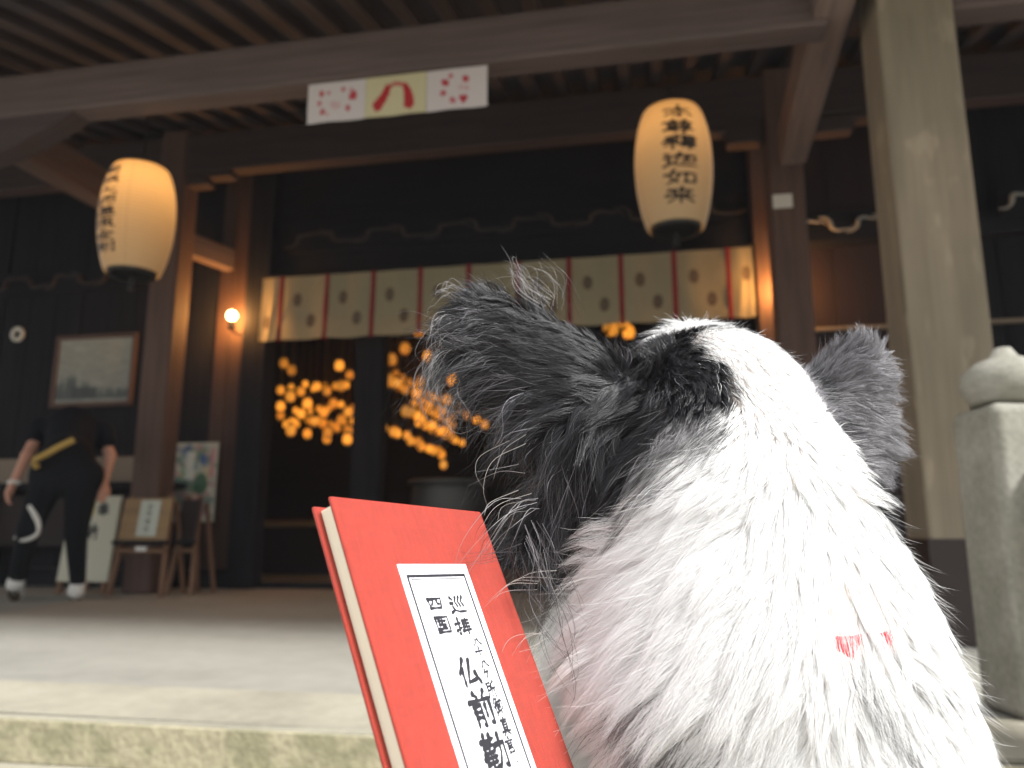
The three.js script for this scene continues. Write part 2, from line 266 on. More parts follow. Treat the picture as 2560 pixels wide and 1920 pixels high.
// roof: boards, the rafters under them, tiles above
{
  const zf = -2.15, zb = -11.3, len = Math.hypot(zf - zb, roofY(zb) - roofY(zf)), tilt = Math.atan(0.27);
  const r = put(hall, 'roof', box(17.6, 0.06, len, 0.01, 2), M.board); r.position.set(0, (roofY(zf) + roofY(zb)) / 2 + 0.03, (zf + zb) / 2 + 5.6); r.rotation.x = tilt;
  const raf = box(0.085, 0.07, 4.2, 0.008, 2);
  for (let i = 0; i < 72; i++) { const q = put(r, 'rafter', raf, M.rafter); q.position.set(-8.6 + i * 0.242, -0.066, len / 2 - 2.14); }
  put(r, 'tile_layer', box(17.9, 0.12, len + 0.1, 0.02), M.tile).position.set(0, 0.092, 0.02);
}
// back wall: planks left and right of the doorway, lintel, posts
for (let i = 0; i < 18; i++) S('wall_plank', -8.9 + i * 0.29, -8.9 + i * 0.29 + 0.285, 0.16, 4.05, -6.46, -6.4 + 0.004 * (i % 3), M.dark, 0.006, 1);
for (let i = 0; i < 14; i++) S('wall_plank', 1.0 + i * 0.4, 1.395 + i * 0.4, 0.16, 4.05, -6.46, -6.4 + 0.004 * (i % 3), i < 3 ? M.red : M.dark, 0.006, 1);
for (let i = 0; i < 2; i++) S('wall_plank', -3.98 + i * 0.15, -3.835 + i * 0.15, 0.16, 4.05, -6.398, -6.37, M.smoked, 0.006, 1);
S('sill', -9, -3.68, 0.0, 0.155, -6.5, -6.36, M.dark, 0.01, 0); S('sill', 0.95, 6.6, 0.0, 0.155, -6.5, -6.36, M.dark, 0.01, 0);
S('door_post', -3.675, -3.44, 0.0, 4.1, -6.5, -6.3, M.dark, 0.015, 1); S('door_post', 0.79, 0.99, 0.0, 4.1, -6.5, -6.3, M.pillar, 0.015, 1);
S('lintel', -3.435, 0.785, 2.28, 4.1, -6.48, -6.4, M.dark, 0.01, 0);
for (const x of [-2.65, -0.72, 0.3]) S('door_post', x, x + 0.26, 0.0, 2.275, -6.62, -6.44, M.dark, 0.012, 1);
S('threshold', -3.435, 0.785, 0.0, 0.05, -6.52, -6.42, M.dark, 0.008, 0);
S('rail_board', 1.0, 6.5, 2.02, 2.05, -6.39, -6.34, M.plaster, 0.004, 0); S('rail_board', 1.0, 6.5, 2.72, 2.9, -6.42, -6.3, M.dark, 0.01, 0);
// inner room
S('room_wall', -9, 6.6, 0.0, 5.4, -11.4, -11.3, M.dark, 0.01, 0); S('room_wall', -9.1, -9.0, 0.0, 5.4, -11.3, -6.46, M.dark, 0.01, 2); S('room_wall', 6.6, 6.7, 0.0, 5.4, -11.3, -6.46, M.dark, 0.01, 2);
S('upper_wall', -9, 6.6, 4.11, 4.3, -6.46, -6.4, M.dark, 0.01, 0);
// carved waves over the side bays: rounded scrolls standing proud of the boards
function carving(x0, x1, y, z, n, seed, m) {
  const r = rng(seed), list = [];
  for (let i = 0; i < n; i++) {
    const x = lerp(x0, x1, (i + 0.5) / n), w = (x1 - x0) / n, s = i % 2 ? 1 : -1, pts = [];
    for (let k = 0; k < 9; k++) { const a = (k / 8) * 4.4; pts.push([x - w * 0.6 + w * 1.2 * (k / 8) + Math.sin(a * 2) * w * 0.14, y + s * Math.cos(a) * 0.07 * (1 - k / 16) + (r() - 0.5) * 0.02, z + Math.sin(a) * 0.012]); }
    list.push(limb(pts, [0.006, 0.02, 0.012, 0.006], 6));
  }
  const c = S('carved_panel', x0, x1, y - 0.12, y + 0.12, z - 0.05, z - 0.02, M.dark, 0.01, 0), g = mergeGeometries(list), o = put(c, 'carved_wave', g, m);
  o.position.copy(c.position).add(hall.position).negate();
}
carving(1.1, 2.1, 2.84, -6.22, 5, 4, M.faded); carving(2.6, 4.2, 2.95, -6.22, 7, 6, M.faded); carving(-6.3, -4.4, 2.85, -6.3, 7, 8, M.inner); carving(-3.3, 0.7, 3.1, -6.33, 12, 12, M.gloom);

// ------------------------------------------------------------------ things hung at the front
{ // paper sheets under the front beam
  const print = (draw) => canvasTexture(360, 256, (x, w, h) => { draw(x, w, h); x.globalAlpha = 0.05; for (let i = 0; i < 60; i++) { x.fillStyle = R() < 0.5 ? '#000' : '#fff'; x.fillRect(R() * w, R() * h, R() * 60, 2); } });
  const blob = (x, a, b, r, s, al) => { x.globalAlpha = al; x.fillStyle = '#c8202c'; x.beginPath(); for (let i = 0; i < 14; i++) { const t = (i / 14) * 6.283, k = r * (0.7 + 0.6 * R()); x.lineTo(a + Math.cos(t) * k, b + Math.sin(t) * k * s); } x.fill(); };
  const sheets = [
    ['white paper sheet with a ring of faint red stamps, left of three under the beam', [-1.802, -1.476], (x, w, h) => { x.fillStyle = '#efe6e4'; x.fillRect(0, 0, w, h); for (const [a, b, r, al] of [[85, 70, 17, 0.75], [130, 66, 12, 0.5], [220, 55, 16, 0.5], [282, 100, 26, 0.8], [270, 60, 12, 0.45], [75, 130, 15, 0.5], [95, 190, 17, 0.75], [255, 180, 16, 0.65], [128, 205, 10, 0.35]]) blob(x, a, b, r, 1.2, al); blob(x, 178, 150, 34, 1, 0.16); }],
    ['cream paper sheet with two tall red figures, middle of three under the beam', [-1.474, -1.14], (x, w, h) => { x.fillStyle = '#eadfb4'; x.fillRect(0, 0, w, h); for (let i = 0; i < 26; i++) { const t = i / 25; blob(x, 130 - t * 52 + Math.sin(t * 5) * 6, 70 + t * 120, 17 + 12 * t, 1, 0.75); blob(x, 232 + t * 34 + Math.sin(t * 4) * 6, 70 + t * 125, 15 + 15 * t, 1, 0.75); } for (let i = 0; i < 7; i++) blob(x, 150 + i * 11, 52 + Math.abs(i - 3) * 4, 13, 1, 0.45); }],
    ['white paper sheet with red stamps in two columns, right of three under the beam', [-1.138, -0.815], (x, w, h) => { x.fillStyle = '#f0e5e4'; x.fillRect(0, 0, w, h); for (const [a, b, r, al] of [[110, 82, 25, 0.85], [142, 45, 15, 0.6], [100, 150, 20, 0.75], [232, 75, 22, 0.8], [240, 130, 14, 0.3], [222, 195, 24, 0.9], [158, 200, 20, 0.6], [205, 120, 20, 0.15]]) blob(x, a, b, r, 1, al); }],
  ];
  for (const [label, [x0, x1], draw] of sheets) {
    const g = new THREE.BoxGeometry(x1 - x0, 0.23, 0.0025, 8, 2, 1), p = g.attributes.position;
    for (let i = 0; i < p.count; i++) p.setZ(i, p.getZ(i) + 0.004 * Math.sin(p.getX(i) * 24 + x0 * 9) * (p.getY(i) < 0 ? 1 : 0.2));
    const o = put(scene, 'paper_sheet', g, mat('printed paper', [0.55, 0.55, 0.55], { map: print(draw), roughness: 0.8 }), [(x0 + x1) / 2, 2.71, -3.594]);
    tag(o, label, 'paper sheet', 'printed sheets under the front beam');
  }
}
function paperLantern(at, h, rad, turn, text, label, glow) {
  const t = thing('paper_lantern', label, 'paper lantern', at, 'large paper lanterns of the porch');
  const profile = (s) => rad * (0.60 + 0.40 * Math.pow(Math.sin(Math.PI * clamp(s * 0.92 + 0.06, 0, 1)), 0.55)) * lerp(0.93, 1.03, s), pts = [], n = 30;
  for (let i = 0; i <= n * 4; i++) { const s = i / (n * 4), k = Math.abs(Math.sin((i / 4) * Math.PI)); pts.push(new THREE.Vector2(profile(s) * (0.985 + 0.015 * k), (s - 0.5) * h)); }
  const map = canvasTexture(1024, 768, (x, w, hh) => {
    x.fillStyle = '#f3ead2'; x.fillRect(0, 0, w, hh);
    for (let i = 0; i < 300; i++) { x.globalAlpha = 0.05; x.fillStyle = R() < 0.5 ? '#a98' : '#fff'; x.fillRect(R() * w, R() * hh, 30 + R() * 120, 2); }
    x.globalAlpha = 0.35; x.fillStyle = '#9a8a6a'; for (const u of [0.0, 0.3, 0.62]) x.fillRect(u * w, 0, 3, hh);
    x.globalAlpha = 1; printed(x, text, w * 0.5, 700 / text.length * 0.72 + 22, 640 / text.length, 150, 560 / text.length * 1.0, text.length > 6 ? 13 : 15, '#16130f');
  });
  const skin = put(t, 'paper_shade', new THREE.LatheGeometry(pts, 64), mat('oiled paper', [0.62, 0.56, 0.45], { map, transmission: 0.55, roughness: 1, thickness: 0 }), [0, 0, 0], false);
  skin.rotation.y = turn + Math.PI;
  const rim = (r, y, hh) => { const q = []; for (const [a, b] of [[0.8, -0.5], [1, -0.45], [1.03, -0.2], [1.03, 0.2], [1, 0.45], [0.8, 0.5], [0.8, -0.5]]) q.push(new THREE.Vector2(r * a, y + b * hh)); return new THREE.LatheGeometry(q, 40); };
  put(t, 'bottom_ring', rim(profile(0) * 0.86, -h / 2 + 0.005, 0.05), M.black, [0, 0, 0], false);
  put(t, 'bottom_plate', new THREE.CylinderGeometry(profile(0) * 0.85, profile(0) * 0.85, 0.006, 32), M.black, [0, -h / 2 + 0.006, 0], false);
  put(t, 'top_ring', rim(profile(1) * 0.86, h / 2 - 0.005, 0.05), M.black, [0, 0, 0], false);
  put(t, 'cap', new THREE.CylinderGeometry(profile(1) * 0.3, profile(1) * 0.88, 0.03, 32), M.black, [0, h / 2 + 0.035, 0], false);
  put(t, 'tassel_weight', new THREE.CylinderGeometry(0.012, 0.02, 0.1, 10), M.black, [0, -h / 2 - 0.06, 0], false);
  put(t, 'hanging_cord', limb([[0, h / 2 + 0.04, 0], [0.002, h / 2 + 0.2, 0], [0, roofY(at[2]) - at[1] - 0.05, 0]], [0.006]), M.black, [0, 0, 0], false);
  const bulbAt = [0, h * 0.3, 0];
  put(t, 'bulb', new THREE.SphereGeometry(0.035, 16, 12), mat('lit bulb', [1, 0.7, 0.4], { emissive: new THREE.Color(1, 0.5, 0.15), emissiveIntensity: 4 }), bulbAt, false);
  const l = new THREE.PointLight(new THREE.Color(1, 0.53, 0.19), glow); l.name = 'lantern_bulb_light'; l.position.set(...bulbAt); l.shadow.radius = 2; l.castShadow = true; t.add(l);
}
paperLantern([0.1285, 2.5999, -4.5213], 0.75, 0.236, 0.17, '本尊釋迦如来', 'cream paper lantern with six black characters facing front, right of the hanging sheets', 0.17);
paperLantern([-3.3476, 2.4758, -4.3494], 0.72, 0.24, -0.38, '南無大師遍照金剛', 'tall glowing orange paper lantern with its writing turned sideways, hanging before the left pillar', 0.3);

{ // door curtain: ten cloth widths with red bands between
  const t = thing('door_curtain', 'short cream cloth curtain with red bands and crests across the hall doorway', 'curtain', [-1.37, 2.43, -6.26]);
  const print = canvasTexture(256, 320, (x, w, h) => {
    x.fillStyle = '#dcd5bd'; x.fillRect(0, 0, w, h);
    for (let i = 0; i < 500; i++) { x.globalAlpha = 0.04; x.fillStyle = '#000'; x.fillRect(R() * w, R() * h, 1, 30); }
    for (const [a, b] of [[88, 118], [178, 226]]) { x.globalAlpha = 0.5; x.fillStyle = '#4a3430'; x.beginPath(); x.ellipse(a, b, 15, 20, 0, 0, 7); x.fill(); for (let k = 0; k < 8; k++) { const q = (k / 8) * 6.283; x.beginPath(); x.ellipse(a + Math.cos(q) * 20, b + Math.sin(q) * 26, 9, 10, q, 0, 7); x.fill(); } }
  });
  const cloth = mat('thin cream cloth', [0.56, 0.535, 0.455], { map: print, transmission: 0.4, roughness: 1, thickness: 0, side: THREE.DoubleSide }), band = mat('red band cloth', [0.24, 0.012, 0.022], { transmission: 0.3, roughness: 1, thickness: 0, side: THREE.DoubleSide });
  const edges = [-3.5, -3.29, -2.86, -2.43, -2.0, -1.57, -1.14, -0.71, -0.28, 0.15, 0.575, 0.785], r = rng(33);
  for (let i = 0; i < edges.length - 1; i++) {
    const x0 = edges[i] + 0.02, x1 = edges[i + 1] - 0.02, w = x1 - x0, g = new THREE.PlaneGeometry(w, 0.58, 22, 22), p = g.attributes.position, ph = r() * 6, end = i === 0 || i === 10;
    for (let k = 0; k < p.count; k++) { // a gentle swag: folds run from the top corners to the middle of the hem
      const u = p.getX(k) / w + 0.5, v = 0.5 - p.getY(k) / 0.58, q = Math.hypot((u - (i % 2 ? 1 : 0)) * (end ? 1.6 : 0.9), v * 0.8);
      p.setZ(k, (end ? 0.003 : 0.005) * Math.sin(q * (end ? 10 : 9) + ph) * v + 0.02 * v * v + 0.003 * Math.sin(u * 7 + ph));
      p.setY(k, p.getY(k) - 0.012 * Math.sin(u * Math.PI) * v + (r() - 0.5) * 0.0);
    }
    g.computeVertexNormals();
    if (end) { const uv = g.attributes.uv; for (let k = 0; k < uv.count; k++) uv.setX(k, i ? uv.getX(k) * 0.5 : 0.5 + uv.getX(k) * 0.5); }
    put(t, 'cloth_panel', g, cloth, [(x0 + x1) / 2, 2.43, -6.262]);
    if (i) { const b = new THREE.PlaneGeometry(0.038, 0.6, 3, 14), bp = b.attributes.position; for (let k = 0; k < bp.count; k++) bp.setZ(k, 0.008 * Math.sin(bp.getY(k) * 9 + i) + 0.004 * Math.cos(bp.getX(k) * 60)); b.computeVertexNormals(); put(t, 'red_band', b, band, [edges[i], 2.425, -6.252]); }
  }
  put(t, 'curtain_rod', new THREE.CylinderGeometry(0.012, 0.012, 4.3, 10).rotateZ(Math.PI / 2), M.dark, [-1.36, 2.735, -6.265]);
}
function wallLamp(at, label, power) {
  const t = thing('wall_lamp', label, 'lamp', at, 'bare bulbs beside the doorway');
  put(t, 'bulb', new THREE.SphereGeometry(0.045, 20, 14), mat('glowing bulb', [1, 0.8, 0.5], { emissive: new THREE.Color(1, 0.68, 0.32), emissiveIntensity: 14 }), [0, 0, 0], false);
  put(t, 'socket', new THREE.LatheGeometry([[0.0, -0.12], [0.03, -0.12], [0.034, -0.1], [0.026, -0.09], [0.026, -0.05], [0.02, -0.045], [0.0, -0.045]].map(([a, b]) => new THREE.Vector2(a, b)), 20), M.iron, [0, 0, 0], false);
  put(t, 'wall_arm', limb([[0, -0.1, 0], [0.02, -0.15, -0.04], [0.04, -0.14, -0.14], [0.04, -0.12, -0.2]], [0.012, 0.01]), M.iron, [0, 0, 0], false);
  const l = new THREE.PointLight(new THREE.Color(1, 0.42, 0.1), power); l.name = 'wall_lamp_light'; l.shadow.radius = 2; l.castShadow = true; t.add(l);
}
wallLamp([-3.7266, 2.3702, -6.2000], 'bare glowing bulb on a dark arm beside the left end of the door curtain', 2.2);
wallLamp([0.955, 2.36, -6.16], 'bare bulb mostly hidden behind the right pillar', 1.3);
{ // small hanging lanterns of the inner room
  const glow = mat('lit lantern paper', [0.9, 0.5, 0.15], { emissive: new THREE.Color(1, 0.36, 0.035), emissiveIntensity: 0.85 });
  const body = new THREE.LatheGeometry([[0.02, -0.062], [0.04, -0.05], [0.052, -0.028], [0.056, 0], [0.052, 0.028], [0.04, 0.05], [0.02, 0.064]].map(([a, b]) => new THREE.Vector2(a, b)), 14);
  const cap = new THREE.LatheGeometry([[0.0, 0.105], [0.012, 0.1], [0.03, 0.08], [0.062, 0.064], [0.03, 0.06]].map(([a, b]) => new THREE.Vector2(a, b)), 14), foot = new THREE.LatheGeometry([[0.03, -0.062], [0.034, -0.075], [0.02, -0.082], [0, -0.082]].map(([a, b]) => new THREE.Vector2(a, b)), 14);
  const brass = mat('aged brass', [0.2, 0.11, 0.03], { metalness: 0.8, roughness: 0.45 });
  const dims = [0.7, 0.45, 0.24].map((e) => { const m = glow.clone(); m.emissiveIntensity = e; return m; });
  const proto = new THREE.Group();
  for (const [n, g, m] of [['lantern_glow', body, glow], ['lantern_cap', cap, brass], ['lantern_foot', foot, brass], ['lantern_chain', limb([[0, 0.1, 0], [0, 0.5, 0], [0, 1.2, 0]], [0.003], 4), brass]]) { const o = new THREE.Mesh(g, m); o.name = n; o.castShadow = o.receiveShadow = true; proto.add(o); }
  const r = rng(15);
  const hang = (p, s, label, lit) => {
    const c = proto.clone(); c.children[0].material = dims[Math.floor(r() * 3)]; c.name = numbered('hanging_lantern'); c.position.set(...p); c.scale.setScalar(s); c.rotation.y = r() * 6; scene.add(c); tag(c, label, 'hanging lantern', 'small lit lanterns hanging inside the hall');
    if (lit) { const l = new THREE.PointLight(new THREE.Color(1, 0.4, 0.07), 0.05); l.name = 'hanging_lantern_light'; l.position.set(0, 0, 0); l.shadow.radius = 2; c.add(l); }
  };
  const ORD = ['first', 'second', 'third', 'fourth', 'fifth', 'sixth', 'seventh', 'eighth', 'ninth', 'tenth', 'eleventh'];
  const rows = [['lowest', [-2.63, 1.47, -7.2], [-2.63, 1.43, -9.3], 11], ['second lowest', [-2.42, 1.63, -7.2], [-2.42, 1.61, -8.9], 9], ['upper', [-2.56, 1.92, -7.3], [-2.56, 1.91, -9.4], 8], ['short middle', [-2.1, 1.78, -7.6], [-2.1, 1.76, -9.2], 5]];
  for (const [row, a, b, n] of rows) for (let i = 0; i < n; i++) hang(a.map((q, j) => lerp(q, b[j], i / (n - 1)) + (r() - 0.5) * 0.04), 0.7 + r() * 0.16, `${ORD[i]} lantern from the front, ${row} receding row by the middle door post`, i % 4 === 1);
  const cluster = (list, s, where, lit) => list.forEach((row, k) => row.forEach((p, i) => hang(p, s * (0.78 + 0.16 * r()), `orange lantern, ${ORD[i]} from left, row ${ORD[k]} down, ${where}`, r() < lit)));
  cluster([[[-2.5602, 2.6402, -8.0000], [-2.2830, 2.6368, -8.0000]], [[-2.9286, 2.2979, -7.4000], [-3.0514, 2.4484, -8.2000], [-2.6843, 2.2131, -7.5000], [-2.5778, 2.3488, -7.6000], [-2.2960, 2.2303, -7.5000], [-2.1903, 2.3459, -7.6000]], [[-2.6613, 1.9707, -7.4000], [-2.7813, 2.0563, -8.0000], [-2.3949, 1.9901, -7.6000], [-2.1168, 2.0431, -7.8000]], [[-1.9764, 1.7134, -7.6000]]], 1.12, 'beyond the black ear', 0.6);
  cluster([[[-0.4708, 2.3865, -7.2000], [-0.4259, 2.3656, -7.3000], [-0.3278, 2.5243, -7.6000], [-0.2886, 2.4608, -7.8000], [0.3927, 2.3848, -7.6000], [0.4602, 2.3655, -7.4000]]], 1.25, 'above the head under the curtain', 0.5);
  cluster([[[-4.1310, 2.3432, -8.0000], [-4.2330, 2.3512, -8.4000], [-3.4674, 2.2895, -8.0000], [-3.4274, 2.2241, -8.2000]], [[-4.2555, 2.0780, -8.2000], [-3.9300, 1.9222, -7.8000], [-4.0536, 2.0730, -8.3000], [-3.8631, 2.1258, -8.3000], [-3.6010, 2.0082, -8.0000], [-3.4356, 2.0593, -8.0000]], [[-4.3476, 1.9258, -8.4000], [-3.8934, 1.7642, -8.0000], [-3.8230, 1.8757, -8.0000], [-3.7638, 1.8275, -8.3000], [-3.6066, 1.9020, -8.2000], [-3.3426, 1.7686, -8.0000]], [[-4.4444, 1.8496, -8.6000], [-4.1415, 1.7102, -8.3000], [-3.6844, 1.6618, -7.9000], [-3.8596, 1.7308, -8.5000], [-3.6802, 1.6774, -8.5000], [-3.5046, 1.7155, -8.2000]], [[-3.9034, 1.5533, -7.8000], [-3.8052, 1.5414, -8.0000], [-3.6130, 1.5649, -8.1000], [-3.8440, 1.5589, -8.6000], [-3.3407, 1.4697, -8.0000], [-3.4174, 1.5937, -8.2000]]], 1, 'in left door opening', 0.4);
  for (const [row, x, y, z0, z1, n] of [['far upper', -3.02, 2.3, -8.6, -10.4, 8], ['far middle', -2.86, 1.98, -8.8, -10.6, 8], ['far lower', -2.74, 1.72, -8.6, -10.6, 8]]) for (let i = 0; i < n; i++) hang([x + (r() - 0.5) * 0.03, y, lerp(z0, z1, i / (n - 1))], 0.72, `${ORD[i]} small dim lantern from the front, ${row} row deep in the hall`, i === 3);
  for (const [row, y, z, n] of [['upper', 2.35, -9.4, 6], ['middle', 2.1, -9.6, 7], ['lower', 1.86, -9.3, 7]]) for (let i = 0; i < n; i++) hang([-4.72 + i * 0.155 + (r() - 0.5) * 0.06, y + (r() - 0.5) * 0.08, z], 0.72, `${ORD[i]} small dim lantern from left, ${row} back row in left door opening`, i === 3);
  hang([-2.0886, 1.1203, -7.4000], 0.62, 'lone low orange lantern below the rows, above the dark cauldron', true);
}

// ------------------------------------------------------------------ things standing in the porch and hall
{
  const t = thing('incense_cauldron', 'broad dark metal cauldron with thick rim inside the doorway', 'cauldron', [-1.95, 0, -7.1]);
  const lathe = (pts, n = 48) => new THREE.LatheGeometry(pts.map(([a, b]) => new THREE.Vector2(a, b)), n);
  put(t, 'bowl', lathe([[0.0, 0.45], [0.2, 0.46], [0.32, 0.55], [0.36, 0.7], [0.34, 0.84], [0.33, 0.9], [0.3, 0.9], [0.28, 0.8], [0, 0.74]]), M.iron, [0, 0, 0], false);
  put(t, 'rim', new THREE.TorusGeometry(0.35, 0.026, 12, 48).rotateX(Math.PI / 2), M.iron, [0, 0.92, 0], false);
  put(t, 'stand', lathe([[0.3, 0], [0.3, 0.06], [0.2, 0.1], [0.16, 0.3], [0.22, 0.46]], 8), M.dark, [0, 0, 0], false);
}
{
  const t = thing('offering_box', 'low dark red wooden chest inside the left door opening', 'offering box', [-3.7, 0, -8]);
  slab(t, 'chest', -4.4, -3.0, 0.04, 0.54, -8.4, -8.0, M.red, 0.01, 0); slab(t, 'lid_frame', -4.44, -2.96, 0.543, 0.6, -8.42, -7.97, M.oak, 0.01, 0); slab(t, 'base', -4.44, -2.96, 0.0, 0.036, -8.42, -7.95, M.oak, 0.006, 0);
  for (let i = 0; i < 8; i++) slab(t, 'slat', -4.3 + i * 0.17, -4.24 + i * 0.17, 0.601, 0.625, -8.38, -8.02, M.red, 0.005, 2);
}
{ // framed landscape on the left wall
  const t = thing('framed_picture', 'large pale landscape picture in thin dark frame on the left wall', 'picture', [-5.2140, 1.9688, -6.3800]);
  const map = canvasTexture(512, 380, (x, w, h) => {
    const g = x.createLinearGradient(0, 0, 0, h); g.addColorStop(0, '#b9b8ac'); g.addColorStop(0.6, '#a6a79c'); g.addColorStop(1, '#8c8e86'); x.fillStyle = g; x.fillRect(0, 0, w, h);
    for (let i = 0; i < 900; i++) { x.globalAlpha = 0.05; x.fillStyle = R() < 0.5 ? '#556' : '#fff'; x.beginPath(); x.ellipse(R() * w, R() * h, 6 + R() * 40, 3 + R() * 8, 0, 0, 7); x.fill(); }
    x.globalAlpha = 0.5; x.fillStyle = '#4a5250'; for (let i = 0; i < 70; i++) { const a = R() * w, hgt = 70 + 90 * Math.exp(-Math.pow((a - w * 0.22) / 110, 2)) + 25 * R(); x.beginPath(); x.moveTo(a - 22, h - 20); x.lineTo(a, h - hgt); x.lineTo(a + 22, h - 20); x.fill(); }
    x.globalAlpha = 0.8; x.fillStyle = '#2d3332'; x.fillRect(120, h - 90, 170, 70);
  });
  const w = 0.78, h = 0.61;
  put(t, 'print', box(w, h, 0.012, 0.003), mat('landscape print', [0.6, 0.6, 0.57], { map, roughness: 0.4 }), [0, 0, 0], false);
  { const g = t.children[0].geometry, p = g.attributes.position, uv = g.attributes.uv; for (let i = 0; i < p.count; i++) uv.setXY(i, p.getX(i) / w + 0.5, p.getY(i) / h + 0.5); }
  for (const [a, b, c, d] of [[0, h / 2 + 0.02, w + 0.08, 0.04], [0, -h / 2 - 0.02, w + 0.08, 0.04]]) put(t, 'frame_bar', box(c, d, 0.035, 0.006), M.pillar, [a, b, 0.004], false);
  for (const a of [-w / 2 - 0.02, w / 2 + 0.02]) put(t, 'frame_bar', box(0.04, h - 0.002, 0.035, 0.006), M.pillar, [a, 0, 0.004], false);
}
{
  const t = thing('wall_ring', 'small pale ring shaped ornament high on the dark wall at far left', 'ornament', [-6.0767, 2.3556, -6.3600]);
  put(t, 'ring', new THREE.TorusGeometry(0.055, 0.02, 10, 28), M.bright, [0, 0, 0], false); put(t, 'peg', new THREE.CylinderGeometry(0.012, 0.012, 0.06, 10).rotateX(Math.PI / 2), M.dark, [0, 0, -0.02], false);
}
{ // bench behind the person
  const t = thing('wooden_bench', 'long low bench with pale top edge along the left wall', 'bench', [-5.4, 0, -6.15]);
  slab(t, 'seat', -7.6, -4.1, 0.9, 1.14, -6.34, -6.28, M.plaster, 0.01, 0); slab(t, 'shelf', -7.6, -4.1, 0.84, 0.9 - 0.002, -6.34, -6.05, M.dark, 0.01, 0);
  for (const x of [-7.5, -6, -4.3]) slab(t, 'leg', x, x + 0.09, 0, 0.838, -6.3, -6.1, M.red, 0.01, 1);
  slab(t, 'front_board', -7.4, -4.32, 0.35, 0.8, -6.22, -6.19, M.red, 0.008, 0);
}
{ // poster
  const map = canvasTexture(256, 512, (x, w, h) => {
    x.fillStyle = '#b9b3a0'; x.fillRect(0, 0, w, h);
    const cols = ['#5d7f74', '#3f6f55', '#c9b48a', '#3b4f86', '#b5747a', '#d7d2c6', '#4a8a60', '#8fa39b'];
    for (let i = 0; i < 150; i++) { x.globalAlpha = 0.45; x.fillStyle = cols[Math.floor(R() * cols.length)]; x.beginPath(); x.ellipse(20 + R() * (w - 40), 30 + R() * (h - 60), 6 + R() * 26, 8 + R() * 40, R() * 3, 0, 7); x.fill(); }
    x.globalAlpha = 0.8; x.fillStyle = '#d9d8cf'; x.fillRect(70, 60, 50, 180); x.fillStyle = '#34508f'; x.beginPath(); x.ellipse(170, 110, 22, 34, 0, 0, 7); x.fill(); x.fillStyle = '#2d5c40'; x.beginPath(); x.ellipse(165, 270, 40, 70, 0, 0, 7); x.fill(); x.fillStyle = '#c98088'; x.fillRect(212, 40, 26, 190);
    x.globalAlpha = 0.7; x.fillStyle = '#cfa0ac'; x.fillRect(60, 390, 150, 90); x.fillStyle = '#574a52'; for (let i = 0; i < 6; i++) x.fillRect(80 + i * 22, 405 + R() * 10, 10, 60);
  });
  const g = new THREE.BoxGeometry(0.42, 0.69, 0.004); tag(put(scene, 'wall_poster', g, mat('colour poster', [0.8, 0.8, 0.8], { map, roughness: 0.6 }), [-4.0217, 0.9044, -6.2800]), 'tall colourful poster with green and blue figures on the wall right of the left pillar', 'poster');
}
{ // white signboard on a small stand
  const t = thing('sign_board', 'tall white signboard with black characters and a yellow corner behind the bending person', 'signboard', [-4.4, 0, -5.5]);
  const map = canvasTexture(256, 448, (x, w, h) => { x.fillStyle = '#d9d6c4'; x.fillRect(0, 0, w, h); x.fillStyle = '#e2c060'; x.fillRect(0, 0, 130, 105); write(x, '奉', 178, 72, 62, 74, 11, '#1b1b18'); write(x, '納', 128, 190, 74, 84, 12, '#1b1b18'); });
  const g = box(0.44, 0.66, 0.025, 0.005), p = g.attributes.position, uv = g.attributes.uv; for (let i = 0; i < p.count; i++) uv.setXY(i, p.getX(i) / 0.44 + 0.5, p.getY(i) / 0.66 + 0.5);
  const b = put(t, 'board', g, mat('painted board', [0.8, 0.8, 0.76], { map, roughness: 0.6 }), [0, 0.42, -0.03], false); b.rotation.x = -0.12;
  for (const x of [-0.19, 0.19]) { const l = put(t, 'leg', box(0.035, 0.1, 0.03, 0.004), M.easel, [x, 0.05, 0.012], false); l.rotation.x = -0.12; const q = put(t, 'rear_leg', box(0.03, 0.66, 0.025, 0.004), M.easel, [x, 0.325, -0.2], false); q.rotation.x = 0.3; }
}
function easel(at, s, label, text) {
  const t = thing('easel_sign', label, 'easel', at);
  for (const x of [-1, 1]) { const l = put(t, 'leg', box(0.035, 0.76, 0.03, 0.005), M.easel, [x * 0.19 * s, 0.373, 0.03], false); l.rotation.set(-0.16, 0, x * 0.07); const q = put(t, 'rear_leg', box(0.03, 0.72, 0.026, 0.005), M.easel, [x * 0.15 * s, 0.35, -0.2], false); q.rotation.set(0.22, 0, x * 0.03); }
  const b = put(t, 'board', box(0.4 * s, 0.32, 0.02, 0.004), text ? M.oak : M.red, [0, 0.56, 0.03], false); b.rotation.x = -0.16;
  const e = put(t, 'ledge', box(0.44 * s, 0.03, 0.06, 0.005), M.dark, [0, 0.392, 0.075], false);
  put(t, 'crossbar', box(0.42 * s, 0.03, 0.025, 0.004), M.easel, [0, 0.33, 0.072], false);
  if (text) {
    const map = canvasTexture(160, 288, (x, w, h) => { x.fillStyle = '#d4d6cc'; x.fillRect(0, 0, w, h); printed(x, text, 80, 52, 62, 60, 52, 7, '#2a2c2a'); }), g = new THREE.BoxGeometry(0.165, 0.27, 0.003);
    const q = put(t, 'paper_notice', g, mat('notice paper', [0.75, 0.77, 0.74], { map }), [0.03, 0.57, 0.0445], false); q.rotation.x = -0.16;
    put(t, 'paper_tag', box(0.09, 0.03, 0.004, 0.001), M.white, [0.02, 0.345, 0.089], false);
  }
}
easel([-3.83, 0, -5.42], 1, 'wooden easel holding a white notice with a column of brush letters, before the left pillar', 'とうろう');
easel([-3.63, 0, -5.66], 0.4, 'small dark red easel standing just right of the notice easel', '');

